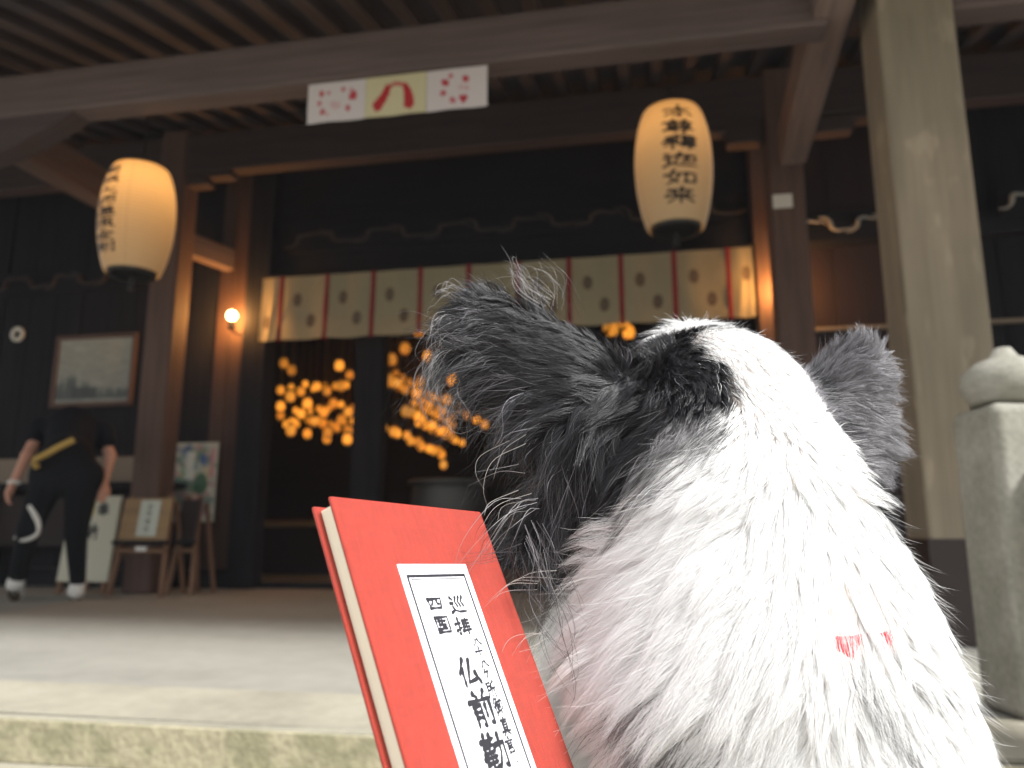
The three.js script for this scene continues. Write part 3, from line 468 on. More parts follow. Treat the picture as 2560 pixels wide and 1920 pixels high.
{ // stone post at the right
  const c = [0.9028, 0.0012, -2.2587], t = thing('stone_post', 'pale granite railing post with rounded cap at the right edge', 'post', [c[0], 0, c[2]]);
  const w = 0.215;
  const shaft = put(t, 'shaft', box(w, 0.765, w, 0.03, 1), M.post, [0, 0.3825, 0], false); 
  const cap = [[0.0, 0.93], [0.02, 0.925], [0.035, 0.9], [0.07, 0.885], [0.102, 0.86], [0.112, 0.83], [0.106, 0.8], [0.092, 0.782], [0.09, 0.768], [0.0, 0.768]].reverse();
  put(t, 'cap', new THREE.LatheGeometry(cap.map(([a, b]) => new THREE.Vector2(a, b)), 48), M.post, [0, 0, 0], false);
  // the rail runs down beside the steps, its end cut to a slope against the post
  const rs = new THREE.Shape([[-0.07, -0.09], [0.07, -0.09], [0.07, 0.04], [0, 0.09], [-0.07, 0.04]].map(([a, b]) => new THREE.Vector2(a, b))), rg = new THREE.ExtrudeGeometry(rs, { depth: 1.5, bevelEnabled: true, bevelSize: 0.008, bevelThickness: 0.008, bevelSegments: 2 });
  const rail = put(t, 'rail', boxUV(rg, 2), M.post, [0.035, 0.55, w / 2 - 0.004], false); rail.rotation.x = 0.32;
  t.rotation.y = 0.16;
}

// ------------------------------------------------------------------ person bending over at the left
{
  const at = [-4.2, 0, -4.95], t = thing('person', 'person in black shirt and black trousers bending forward by the white signboard', 'person', at);
  const H = { lh: [-4.1239, 0.8519, -4.7301], rh: [-3.9144, 0.8440, -4.7924], lk: [-4.1315, 0.4918, -4.6132], rk: [-3.9490, 0.4627, -4.8198], la: [-4.3901, 0.1442, -4.8401], ra: [-4.0518, 0.1135, -5.0144], pel: [-4.0190, 0.9784, -4.7458], chest: [-4.2126, 1.2093, -4.9951], neck: [-4.3659, 1.2735, -5.1813], head: [-4.4851, 1.2432, -5.3305], ls: [-4.4091, 1.2066, -4.9374], rs: [-4.0434, 1.1940, -5.0926], le: [-4.3543, 0.9865, -4.7632], re: [-3.9208, 1.0067, -5.0493], lw: [-4.3106, 0.7812, -4.6255], rw: [-3.8627, 0.8092, -4.9439] };
  const skinBones = [bone(H.pel, H.chest, 0.12, 0.13, 0.04), bone(H.chest, H.neck, 0.11, 0.055, 0.03), bone(H.neck, H.head, 0.055, 0.085, 0.02), bone(H.head, [H.head[0] + 0.01, H.head[1] - 0.05, H.head[2] - 0.05], 0.088, 0.06, 0.02)];
  const pair = (a, b, ra, rb, k = 0.015) => skinBones.push(bone(a, b, ra, rb, k));
  for (const s of ['l', 'r']) { pair(H.chest, H[s + 's'], 0.08, 0.055, 0.03); pair(H[s + 's'], H[s + 'e'], 0.05, 0.038); pair(H[s + 'e'], H[s + 'w'], 0.04, 0.026); pair(H.pel, H[s + 'h'], 0.11, 0.1, 0.03); pair(H[s + 'h'], H[s + 'k'], 0.085, 0.055); pair(H[s + 'k'], H[s + 'a'], 0.052, 0.036); }
  const ring = (name, bones, m, cell, pad = 0.2) => {
    const f = field(bones), lo = [9, 9, 9], hi = [-9, -9, -9];
    for (const o of bones) for (let k = 0; k < 3; k++) { const r = Math.max(o.ra, o.rb) + cell * 2, e = o.a[k] + o.d[k]; lo[k] = Math.min(lo[k], o.a[k] - r, e - r); hi[k] = Math.max(hi[k], o.a[k] + r, e + r); }
    const g = netted(f, lo, hi, cell); g.translate(-at[0], -at[1], -at[2]); return put(t, name, g, m, [0, 0, 0], false);
  };
  const skin = mat('skin', [0.56, 0.29, 0.2], { roughness: 0.6 }), shirt = mat('black cotton', [0.008, 0.009, 0.013], { roughness: 1, specularIntensity: 0.2 }), trousers = mat('black stretch fabric', [0.007, 0.008, 0.01], { roughness: 0.95, specularIntensity: 0.3 }), strap = mat('mustard webbing', [0.42, 0.27, 0.07]), shoe = mat('white shoe', [0.7, 0.69, 0.64]), sole = mat('gum sole', [0.1, 0.07, 0.04]);
  // hands: palm, four bent fingers and a thumb each, on a grid of their own
  const hand = (w, e, side) => {
    const d = V3(w).sub(V3(e)).normalize(), n = new THREE.Vector3(side, 0.1, 0.5).normalize(), c = new THREE.Vector3().crossVectors(d, n).normalize(), P = (a, b, q) => V3(w).addScaledVector(d, a).addScaledVector(c, b).addScaledVector(n, q).toArray();
    const b = [bone(P(-0.02, 0, 0), P(0.075, 0, 0), 0.024, 0.026, 0.012), bone(P(0.03, -0.015, 0), P(0.075, -0.024, 0), 0.02, 0.016, 0.01), bone(P(0.03, 0.015, 0), P(0.075, 0.024, 0), 0.02, 0.016, 0.01)];
    [0.95, 1.08, 1, 0.82].forEach((l, i) => { const o = (i - 1.5) * 0.018; b.push(bone(P(0.085, o, 0), P(0.085 + 0.04 * l, o * 1.1, -0.008), 0.0095, 0.009, 0.004), bone(P(0.085 + 0.04 * l, o * 1.1, -0.008), P(0.085 + 0.066 * l, o * 1.1, -0.03), 0.009, 0.008, 0.004)); });
    b.push(bone(P(0.02, -0.024, 0), P(0.055, -0.05, -0.012), 0.012, 0.011, 0.008), bone(P(0.055, -0.05, -0.012), P(0.085, -0.056, -0.026), 0.01, 0.009, 0.004));
    return b;
  };
  const grid = (bones, cell) => { const f = field(bones), lo = [9, 9, 9], hi = [-9, -9, -9]; for (const o of bones) for (let k = 0; k < 3; k++) { const r = Math.max(o.ra, o.rb) + cell * 2, e = o.a[k] + o.d[k]; lo[k] = Math.min(lo[k], o.a[k] - r, e - r); hi[k] = Math.max(hi[k], o.a[k] + r, e + r); } return netted(f, lo, hi, cell); };
  const bodyGeometry = mergeGeometries([grid(skinBones, 0.013), grid(hand(H.lw, H.le, -1), 0.0045), grid(hand(H.rw, H.re, 1), 0.0045)]); bodyGeometry.translate(-at[0], -at[1], -at[2]);
  put(t, 'body', bodyGeometry, skin, [0, 0, 0], false);
  const mid = (a, b, k) => a.map((q, i) => lerp(q, b[i], k));
  ring('hair', [bone(H.head, mid(H.head, H.neck, -0.2), 0.1, 0.094, 0.02), bone(mid(H.head, H.neck, 0.35), H.head, 0.07, 0.098, 0.02)], mat('black hair', [0.01, 0.009, 0.009], { roughness: 0.5 }), 0.012);
  ring('shirt', [bone(H.pel, H.chest, 0.145, 0.16, 0.05), bone(H.chest, mid(H.chest, H.neck, 0.6), 0.15, 0.085, 0.04), bone(H.chest, H.ls, 0.12, 0.075, 0.04), bone(H.chest, H.rs, 0.12, 0.075, 0.04), bone(H.ls, mid(H.ls, H.le, 0.42), 0.072, 0.066, 0.03), bone(H.rs, mid(H.rs, H.re, 0.5), 0.072, 0.068, 0.03)], shirt, 0.013);
  const pantBones = [bone(H.pel, mid(H.lh, H.rh, 0.5), 0.15, 0.15, 0.04)];
  for (const s of ['l', 'r']) pantBones.push(bone(H.pel, H[s + 'h'], 0.135, 0.125, 0.04), bone(H[s + 'h'], H[s + 'k'], 0.115, 0.072, 0.03), bone(H[s + 'k'], H[s + 'a'], 0.072, 0.05, 0.02));
  const pantField = field(pantBones), pants = ring('trousers', pantBones, trousers, 0.013);
  // pale stripe sewn to the left thigh, laid on the cloth
  const tangent = [[-4.1165, 0.6354, -4.5669], [-4.0827, 0.5755, -4.5853], [-4.0666, 0.5215, -4.5990], [-4.0778, 0.4616, -4.6087], [-4.1357, 0.4376, -4.6024], [-4.2305, 0.4225, -4.6392]].map(([x, y, z]) => { for (let i = 0; i < 14; i++) { const h = 0.002, d = pantField(x, y, z), gx = pantField(x + h, y, z) - pantField(x - h, y, z), gy = pantField(x, y + h, z) - pantField(x, y - h, z), gz = pantField(x, y, z + h) - pantField(x, y, z - h), l = Math.hypot(gx, gy, gz) || 1; x -= (gx / l) * d * 0.8; y -= (gy / l) * d * 0.8; z -= (gz / l) * d * 0.8; } return [x - at[0], y - at[1], z - at[2]]; });
  put(t, 'stripe', limb(tangent, [0.014, 0.019, 0.018, 0.012], 6), shoe, [0, 0, 0], false);
  const local = (p) => [p[0] - at[0], p[1] - at[1], p[2] - at[2]];
  put(t, 'bag_strap', limb([[-3.8217, 1.0635, -4.5592], [-3.8910, 1.0179, -4.5239], [-3.9888, 0.9641, -4.5159], [-4.0856, 0.9250, -4.5363], [-4.0847, 0.8847, -4.5652]].map(local), [0.022, 0.022, 0.02], 8), strap, [0, 0, 0], false);
  put(t, 'wrist_band', new THREE.TorusGeometry(0.028, 0.014, 8, 20).rotateX(Math.PI / 2), shoe, local(mid(H.lw, H.le, 0.06)), false);
  for (const [a, lift] of [[H.la, 0.5], [H.ra, 0.12]]) {
    const toe = lift > 0.3 ? [a[0] - 0.05, 0.04, a[2] - 0.075] : [a[0] - 0.11, 0.04, a[2] - 0.15], heel = [a[0] + 0.005, lift > 0.3 ? a[1] - 0.03 : 0.06, a[2] + 0.015];
    const s = ring('shoe', [bone(a, heel, 0.052, 0.05, 0.02), bone(heel, toe, 0.05, 0.042, 0.02)], shoe, 0.011);
    const g = limb([[heel[0] + 0.012, Math.max(0.022, heel[1] - 0.05), heel[2] + 0.03], mid(heel, toe, 0.5).map((q, i) => (i === 1 ? Math.max(0.02, q - 0.045) : q + (i === 2 ? 0.02 : 0.01))), [toe[0], 0.022, toe[2]]], [0.03, 0.036, 0.022], 10).translate(-at[0], -at[1], -at[2]);
    put(s, 'sole', g, sole, [0, 0, 0], false);
  }
}

// ------------------------------------------------------------------ the red book
{
  const U = new THREE.Vector3(0.325986, -0.027999, -0.94496).normalize(), Vd = new THREE.Vector3(0.386907, -0.908065, 0.160378).normalize(), N = new THREE.Vector3().crossVectors(U, Vd).negate();
  const P0 = V3([-0.1746, 0.4517, -0.3980]), W = 0.1505, L = 0.212, T = 0.0125;
  const foot = P0.clone().addScaledVector(U, W / 2).addScaledVector(Vd, L), t = thing('red_book', 'red cloth covered hardback book with a white brush written title label, beside the dog', 'book', foot.toArray());
  t.quaternion.setFromRotationMatrix(new THREE.Matrix4().makeBasis(U, Vd.clone().negate(), N)); // x across the cover, y up the cover, z out of the cover
  const weave = tex(256, 110, (u, v) => 0.5 + 0.25 * Math.sin(u * Math.PI * 32) * Math.cos(v * Math.PI * 32) + 0.4 * (fbm(u, v, 24, 24, 2, 5) - 0.5));
  const slub = tex(256, 9, (u, v) => { const k = 0.8 + 0.34 * fbm(u, v, 12, 90, 3, 15) - 0.16 * fbm(u, v, 90, 12, 3, 16); return [k, k * 0.97, k * 0.97]; });
  const clothRed = mat('red book cloth', [0.43, 0.037, 0.02], { sheen: 0.6, sheenColor: new THREE.Color(1, 0.6, 0.45), sheenRoughness: 0.5, map: slub, bumpMap: weave, bumpScale: 0.0004, roughness: 0.44 });
  const lines = tex(256, 1, (u, v) => { const k = 0.9 + 0.1 * fbm(u, v, 2, 120, 2, 6); return [k, k * 0.99, k * 0.96]; }); lines.repeat.set(6, 60);
  const leaf = mat('cream page edges', [0.9, 0.86, 0.72], { map: lines });
  const b = (name, w, h, d, m, x, y, z, r = 0.0008) => put(t, name, box(w, h, d, r), m, [x, y, z], false);
  b('front_cover', W, L, 0.0022, clothRed, 0, L / 2, -0.0011); b('back_cover', W, L, 0.0022, clothRed, 0, L / 2, -T + 0.0011 - 0.0022);
  put(t, 'spine', boxUV(new THREE.CylinderGeometry(T / 2 + 0.0012, T / 2 + 0.0012, L - 0.001, 16, 1, true, 0, Math.PI).scale(0.55, 1, 1)), clothRed, [W / 2 - 0.001, L / 2, -T / 2 - 0.0011], false);
  { const g = box(W - 0.006, L - 0.006, T - 0.0024, 0.0004, 1); put(t, 'page_block', g, leaf, [0.0012, L / 2, -T / 2 - 0.0011], false); }
  const px = 8000, lw = 0.0695, lh = 0.166;
  const map = canvasTexture(Math.round(lw * px), Math.round(lh * px), (x, w, h) => {
    x.fillStyle = '#f4f3f8'; x.fillRect(0, 0, w, h);
    const X = (u) => (u - 0.0386) * px, Y = (v) => (v - 0.039) * px, ink = '#1c1d24';
    x.strokeStyle = ink; x.lineWidth = 15; x.strokeRect(X(0.0447), Y(0.0462), X(0.1022) - X(0.0447), Y(0.198) - Y(0.0462)); x.lineWidth = 4.5; x.strokeRect(X(0.0472), Y(0.0482), X(0.0998) - X(0.0472), Y(0.196) - Y(0.0482));
    for (const [c, u, v, ww, hh, th] of [['四', 0.0624, 0.0627, 0.0168, 0.0098, 16], ['国', 0.0635, 0.0753, 0.0165, 0.0108, 16], ['巡', 0.0845, 0.0645, 0.0168, 0.0108, 16], ['拝', 0.083, 0.0778, 0.0162, 0.011, 16], ['八', 0.0914, 0.0877, 0.0098, 0.0052, 11.5], ['十', 0.0906, 0.0932, 0.009, 0.0058, 11.5], ['八', 0.0914, 0.1007, 0.0098, 0.0052, 11.5], ['ヶ', 0.0902, 0.106, 0.0075, 0.0058, 11.5], ['所', 0.0898, 0.1152, 0.0092, 0.0098, 11.5], ['御', 0.0908, 0.1252, 0.0098, 0.0098, 11.5], ['真', 0.0912, 0.136, 0.0098, 0.0098, 11.5], ['言', 0.0898, 0.146, 0.0092, 0.0088, 11.5], ['仏', 0.0731, 0.1035, 0.0225, 0.0165, 24], ['前', 0.0748, 0.1242, 0.0232, 0.0195, 24], ['勤', 0.073, 0.1465, 0.0235, 0.02, 24], ['行', 0.073, 0.169, 0.0235, 0.02, 24]]) write(x, c, X(u), Y(v), ww * px, hh * px, th, ink);
    x.fillStyle = ink; x.beginPath(); x.arc(X(0.091), Y(0.155), 7, 0, 7); x.fill();
  });
  const g = new THREE.BoxGeometry(lw, lh, 0.0003);
  put(t, 'title_label', g, mat('white label paper', [0.93, 0.93, 0.95], { map, roughness: 0.7 }), [-W / 2 + 0.0386 + lw / 2, L - 0.039 - lh / 2, 0.00018], false);
}

// ------------------------------------------------------------------ the dog
{
  const dogBones = [
  bone([0.0330, 0.5270, -0.6093], [0.0283, 0.5481, -0.6665], 0.0567, 0.0581, 0.022),
  bone([0.0280, 0.5405, -0.6680], [0.0063, 0.5660, -0.7625], 0.0465, 0.0245, 0.022),
  bone([-0.0032, 0.5088, -0.6268], [-0.0576, 0.4618, -0.6153], 0.0510, 0.0304, 0.022),
  bone([0.0982, 0.5028, -0.6577], [0.1299, 0.4738, -0.6695], 0.0444, 0.0296, 0.022),
  bone([0.0480, 0.5050, -0.6062], [0.0504, 0.4432, -0.5929], 0.0658, 0.0829, 0.030),
  bone([0.0504, 0.4432, -0.5929], [0.0507, 0.3534, -0.6004], 0.0829, 0.1193, 0.030),
  bone([0.0507, 0.3534, -0.6004], [0.0673, 0.2653, -0.6158], 0.1193, 0.1227, 0.030),
  bone([0.0711, 0.2653, -0.6166], [0.0911, 0.0450, -0.5466], 0.1276, 0.1350, 0.030),
  bone([-0.0026, 0.2053, -0.6925], [-0.0026, 0.0500, -0.7225], 0.0550, 0.0320, 0.020),
  bone([-0.0026, 0.0500, -0.7225], [-0.0026, -0.0850, -0.7375], 0.0320, 0.0220, 0.010),
  bone([-0.0026, -0.0850, -0.7375], [-0.0026, -0.0870, -0.7725], 0.0210, 0.0170, 0.010),
  bone([0.0076, 0.0550, -0.5306], [-0.0317, 0.0500, -0.6531], 0.0850, 0.0550, 0.020),
  bone([-0.0317, 0.0500, -0.6531], [-0.0268, -0.0600, -0.5241], 0.0500, 0.0300, 0.012),
  bone([-0.0268, -0.0800, -0.5241], [-0.0317, -0.0880, -0.6531], 0.0260, 0.0190, 0.010),
  bone([0.1448, 0.2053, -0.7206], [0.1448, 0.0500, -0.7506], 0.0550, 0.0320, 0.020),
  bone([0.1448, 0.0500, -0.7506], [0.1448, -0.0850, -0.7656], 0.0320, 0.0220, 0.010),
  bone([0.1448, -0.0850, -0.7656], [0.1448, -0.0870, -0.8006], 0.0210, 0.0170, 0.010),
  bone([0.1746, 0.0550, -0.5625], [0.2139, 0.0500, -0.7000], 0.0850, 0.0550, 0.020),
  bone([0.2139, 0.0500, -0.7000], [0.2090, -0.0600, -0.5690], 0.0500, 0.0300, 0.012),
  bone([0.2090, -0.0800, -0.5690], [0.2139, -0.0880, -0.7000], 0.0260, 0.0190, 0.010),
  bone([0.0911, -0.0550, -0.4366], [0.1911, -0.0850, -0.3166], 0.0300, 0.0160, 0.015),
  ], earBones = [
  bone([-0.0609, 0.5328, -0.5675], [-0.1310, 0.5872, -0.5662], 0.0414, 0.0285, 0.012, [0.0437, 0.0524, 0.9977], 0.42),
  bone([0.1222, 0.5160, -0.6493], [0.1542, 0.5545, -0.6530], 0.0364, 0.0286, 0.012, [0.4992, -0.1336, 0.8561], 0.42),
  bone([0.1335, 0.5022, -0.6594], [0.1595, 0.5083, -0.6683], 0.0294, 0.0222, 0.012, [0.4992, -0.1336, 0.8561], 0.50),
  ];
  const guides = [], patches = [], strays = [];
  const guide = (p, d, len, lift, curl) => guides.push({ p, d, len, lift, curl }), patch = (p, r, c) => patches.push({ p, r, c }), stray = (pts, w, c, n) => strays.push({ pts, w, c, n });
  // how the coat lies: root, direction, length, lift off the skin, waviness
  guide([0.0203, 0.5818, -0.5910], [0.3707, -0.4599, 0.8069], 0.012, 0.24, 0.05);
  guide([0.0443, 0.5632, -0.5589], [0.4793, -0.7640, 0.4319], 0.012, 0.21, 0.05);
  guide([0.0664, 0.5348, -0.5457], [0.3317, -0.8687, 0.3680], 0.014, 0.17, 0.05);
  guide([0.0750, 0.5073, -0.5329], [0.2643, -0.8622, 0.4322], 0.018, 0.14, 0.05);
  guide([0.0908, 0.4757, -0.5202], [0.3437, -0.9275, 0.1469], 0.024, 0.15, 0.05);
  guide([0.1128, 0.4385, -0.5216], [0.3355, -0.9282, 0.1611], 0.028, 0.21, 0.07);
  guide([0.1334, 0.4002, -0.5219], [0.4541, -0.8785, -0.1484], 0.034, 0.22, 0.1);
  guide([0.1437, 0.3663, -0.5189], [0.5786, -0.5698, -0.5836], 0.036, 0.24, 0.1);
  guide([0.1540, 0.3256, -0.5204], [0.4091, -0.8706, -0.2734], 0.03, 0.24, 0.1);
  guide([0.0632, 0.4875, -0.5168], [-0.5257, -0.7627, 0.3767], 0.0286, 0.1, 0.04);
  guide([0.0465, 0.4608, -0.5037], [-0.9041, -0.4057, -0.1340], 0.0468, 0.1, 0.05);
  guide([0.0727, 0.4466, -0.5032], [-0.5135, -0.8010, 0.3076], 0.0468, 0.1, 0.05);
  guide([0.0434, 0.4194, -0.4929], [-0.9009, -0.4244, -0.0911], 0.05616, 0.1, 0.07);
  guide([0.0126, 0.4414, -0.5073], [-0.7977, -0.2532, -0.5474], 0.05304, 0.1, 0.07);
  guide([0.0915, 0.4194, -0.5012], [-0.2686, -0.8742, 0.4045], 0.032, 0.1, 0.07);
  guide([0.0668, 0.3939, -0.4853], [-0.6549, -0.7235, 0.2183], 0.05616, 0.1, 0.07);
  guide([0.0202, 0.3854, -0.4857], [-0.8844, -0.3208, -0.3390], 0.0624, 0.11, 0.09);
  guide([-0.0111, 0.4104, -0.5088], [-0.6254, -0.1925, -0.7562], 0.05616, 0.13, 0.09);
  guide([0.1069, 0.3935, -0.4986], [0.0256, -0.9637, 0.2657], 0.034, 0.13, 0.1);
  guide([0.0902, 0.3743, -0.4853], [-0.1626, -0.9612, 0.2230], 0.03, 0.11, 0.1);
  guide([0.0514, 0.3645, -0.4768], [-0.8105, -0.5856, -0.0134], 0.05928, 0.1, 0.09);
  guide([0.0007, 0.3543, -0.4856], [-0.7769, -0.2964, -0.5556], 0.06552, 0.14, 0.11);
  guide([-0.0481, 0.3745, -0.5292], [-0.9819, -0.0815, 0.1712], 0.06552, 0.28, 0.13);
  guide([-0.0419, 0.3348, -0.5154], [-0.9815, -0.0889, 0.1696], 0.06552, 0.28, 0.13);
  guide([-0.0371, 0.3074, -0.5192], [-0.9571, -0.2583, 0.1315], 0.06552, 0.27, 0.13);
  guide([0.0073, 0.3274, -0.4840], [-0.7524, -0.3686, -0.5458], 0.0624, 0.13, 0.11);
  guide([0.0420, 0.3305, -0.4758], [-0.7590, -0.5986, -0.2562], 0.05928, 0.1, 0.09);
  guide([0.0766, 0.3412, -0.4766], [-0.3618, -0.9312, -0.0451], 0.036, 0.1, 0.1);
  guide([0.1078, 0.3451, -0.4873], [0.2645, -0.9549, -0.1346], 0.034, 0.13, 0.1);
  guide([0.1358, 0.3379, -0.5050], [0.4747, -0.8200, -0.3198], 0.034, 0.21, 0.1);
  guide([0.0605, 0.3120, -0.4778], [-0.9544, -0.2921, -0.0616], 0.05616, 0.1, 0.07);
  guide([0.1102, 0.3116, -0.4889], [0.7524, -0.5833, -0.3059], 0.034, 0.14, 0.1);
  guide([0.0207, 0.4891, -0.5223], [-0.8500, -0.3749, -0.3700], 0.0364, 0.11, 0.05);
  guide([0.0395, 0.5076, -0.5283], [-0.6937, -0.6854, 0.2215], 0.018, 0.14, 0.07);
  guide([-0.0007, 0.5707, -0.5887], [-0.1559, 0.3656, -0.9176], 0.011, 0.6, 0.4);
  guide([0.0242, 0.5469, -0.5493], [0.6762, -0.6157, 0.4044], 0.011, 0.5, 0.3);
  guide([0.0415, 0.5315, -0.5402], [0.4580, -0.8155, 0.3538], 0.011, 0.4, 0.2);
  guide([-0.0146, 0.5503, -0.5736], [0.8496, 0.5135, 0.1204], 0.012, 0.6, 0.6);
  guide([0.0077, 0.5278, -0.5487], [0.6399, -0.5729, 0.5122], 0.011, 0.5, 0.6);
  guide([0.0224, 0.5158, -0.5374], [0.2760, -0.7818, 0.5592], 0.012, 0.35, 0.4);
  guide([-0.0275, 0.5637, -0.5690], [-0.7663, 0.6425, -0.0048], 0.014, 0.6, 0.6);
  guide([-0.0021, 0.5190, -0.5525], [-0.8768, -0.3661, -0.3118], 0.028, 0.25, 0.4);
  guide([-0.0247, 0.5275, -0.5598], [-0.7788, -0.5991, 0.1862], 0.04, 0.25, 0.4);
  guide([-0.0410, 0.5138, -0.5541], [-0.4490, -0.5244, -0.7234], 0.06, 0.25, 0.5);
  guide([-0.0648, 0.4950, -0.5581], [-0.3603, -0.5358, -0.7636], 0.062, 0.3, 0.6);
  guide([-0.0157, 0.4934, -0.5534], [-0.4690, -0.8443, -0.2593], 0.055, 0.22, 0.5);
  guide([-0.0440, 0.4699, -0.5799], [-0.4776, -0.6730, -0.5647], 0.06, 0.25, 0.6);
  guide([-0.0800, 0.4645, -0.5945], [-0.6067, -0.7939, -0.0414], 0.062, 0.35, 0.7);
  guide([-0.0034, 0.4751, -0.5294], [-0.6600, -0.5943, -0.4596], 0.04, 0.16, 0.4);
  guide([-0.0327, 0.4426, -0.5486], [-0.5383, -0.3158, -0.7814], 0.046, 0.25, 0.5);
  guide([-0.0752, 0.4371, -0.6100], [-0.8607, -0.5050, 0.0642], 0.055, 0.4, 0.8);
  guide([-0.0404, 0.5583, -0.5582], [-0.8709, 0.4915, -0.0016], 0.022, 0.14, 0.25);
  guide([-0.0673, 0.5775, -0.5603], [-0.8897, 0.4555, 0.0293], 0.024, 0.16, 0.3);
  guide([-0.1019, 0.5970, -0.5602], [-0.9317, 0.3623, 0.0272], 0.022, 0.2, 0.4);
  guide([-0.1297, 0.6049, -0.5571], [-0.8677, 0.4244, -0.2589], 0.018, 0.4, 0.5);
  guide([-0.0567, 0.5405, -0.5509], [-0.9338, 0.3571, -0.0212], 0.028, 0.14, 0.35);
  guide([-0.0902, 0.5591, -0.5520], [-0.9496, 0.3109, -0.0398], 0.028, 0.16, 0.4);
  guide([-0.1216, 0.5748, -0.5532], [-0.9772, -0.0040, -0.2123], 0.03, 0.3, 0.6);
  guide([-0.0668, 0.5206, -0.5502], [-0.9755, 0.1520, -0.1588], 0.034, 0.2, 0.5);
  guide([-0.1008, 0.5357, -0.5534], [-0.9524, 0.0001, -0.3049], 0.034, 0.25, 0.6);
  guide([-0.1402, 0.5625, -0.5576], [-0.8466, -0.5128, -0.1423], 0.045, 0.5, 0.9);
  guide([-0.1237, 0.5315, -0.5639], [-0.8946, -0.4390, 0.0838], 0.036, 0.4, 0.8);
  guide([-0.0916, 0.5091, -0.5587], [-0.8341, -0.5346, -0.1361], 0.042, 0.4, 0.7);
  guide([-0.1471, 0.5910, -0.5556], [-0.8974, -0.0278, -0.4403], 0.024, 0.6, 0.7);
  guide([-0.0889, 0.6037, -0.5668], [-0.1549, 0.9821, 0.1074], 0.026, 0.6, 0.9);
  guide([-0.0612, 0.5900, -0.5684], [-0.7687, 0.6394, 0.0177], 0.016, 0.5, 0.5);
  guide([0.0991, 0.5278, -0.5663], [0.3850, 0.3305, -0.8617], 0.016, 0.3, 0.2);
  guide([0.1325, 0.5569, -0.6334], [0.6651, 0.6971, -0.2677], 0.02, 0.45, 0.3);
  guide([0.1555, 0.5722, -0.6404], [0.6364, 0.6079, -0.4749], 0.018, 0.55, 0.35);
  guide([0.1296, 0.5273, -0.6295], [0.8404, 0.2468, -0.4825], 0.024, 0.35, 0.3);
  guide([0.1651, 0.5473, -0.6467], [0.7856, 0.3029, -0.5395], 0.02, 0.55, 0.4);
  guide([0.1483, 0.5111, -0.6451], [0.7880, 0.0608, -0.6127], 0.026, 0.45, 0.35);
  guide([0.1061, 0.4996, -0.5493], [0.3982, 0.0417, -0.9163], 0.022, 0.3, 0.3);
  guide([0.1215, 0.4747, -0.5492], [0.7319, -0.4716, -0.4918], 0.026, 0.5, 0.4);
  guide([0.1069, 0.4765, -0.5323], [0.5264, -0.8454, -0.0903], 0.022, 0.25, 0.3);
  guide([0.1642, 0.5015, -0.6583], [0.7386, -0.2742, -0.6158], 0.024, 0.6, 0.4);
  // where the coat is black, white or grey
  patch([-0.0243, 0.5584, -0.5690], 0.0323, 'b');
  patch([0.0052, 0.5461, -0.5573], 0.0339, 'b');
  patch([0.0278, 0.5306, -0.5417], 0.0233, 'b');
  patch([-0.0087, 0.5166, -0.5570], 0.0371, 'b');
  patch([-0.0450, 0.4980, -0.5590], 0.0420, 'b');
  patch([-0.0615, 0.4671, -0.5854], 0.0420, 'b');
  patch([-0.1000, 0.4407, -0.6078], 0.0388, 'b');
  patch([-0.0736, 0.5143, -0.5512], 0.0388, 'b');
  patch([-0.0902, 0.5556, -0.5517], 0.0484, 'b');
  patch([-0.1253, 0.5858, -0.5539], 0.0388, 'b');
  patch([-0.0295, 0.4751, -0.5629], 0.0242, 'b');
  patch([0.1419, 0.5389, -0.6366], 0.0355, 'e');
  patch([0.1176, 0.5375, -0.6242], 0.0136, 'b');
  patch([0.1470, 0.4932, -0.6455], 0.0194, 'e');
  patch([0.1366, 0.4607, -0.5699], 0.0129, 'b');
  patch([0.1291, 0.5090, -0.6254], 0.0136, 'b');
  patch([0.0123, 0.4947, -0.5295], 0.0178, 'g');
  patch([0.0358, 0.4979, -0.5230], 0.0116, 'g');
  patch([0.0084, 0.4742, -0.5206], 0.0110, 'g');
  patch([-0.0101, 0.4538, -0.5249], 0.0116, 'g');
  patch([-0.0173, 0.3356, -0.4944], 0.0084, 'g');
  patch([-0.0039, 0.3362, -0.4871], 0.0097, 'g');
  patch([0.0072, 0.3248, -0.4846], 0.0110, 'g');
  patch([0.0195, 0.3173, -0.4823], 0.0142, 'g');
  patch([0.0278, 0.3082, -0.4818], 0.0116, 'g');
  patch([-0.0551, 0.2851, -0.5542], 0.0084, 'g');
  patch([0.1026, 0.3571, -0.4869], 0.0055, 'g');
  patch([0.1105, 0.3450, -0.4886], 0.0061, 'g');
  patch([0.1187, 0.3300, -0.4930], 0.0061, 'g');
  patch([0.1212, 0.3143, -0.4944], 0.0058, 'g');
  patch([0.1269, 0.3581, -0.5014], 0.0042, 'g');
  patch([0.1412, 0.3494, -0.5115], 0.0042, 'g');
  patch([0.1575, 0.3396, -0.5272], 0.0042, 'g');
  patch([0.1256, 0.4218, -0.5254], 0.0029, 'g');
  patch([0.1316, 0.4122, -0.5262], 0.0029, 'g');
  patch([-0.0796, 0.3308, -0.5812], 0.0078, 'g');
  patch([-0.1264, 0.5273, -0.5635], 0.0071, 'p');
  patch([-0.1141, 0.5164, -0.5651], 0.0084, 'p');
  patch([-0.1007, 0.5073, -0.5639], 0.0084, 'p');
  patch([-0.0892, 0.4215, -0.6070], 0.0242, 'b');
  patch([-0.0649, 0.4285, -0.6115], 0.0226, 'b');
  patch([-0.1055, 0.4188, -0.5691], 0.0226, 'b');
  patch([0.0212, 0.5901, -0.6147], 0.0136, 'w');
  patch([0.0445, 0.5645, -0.5601], 0.0194, 'w');
  patch([0.0666, 0.5367, -0.5471], 0.0226, 'w');
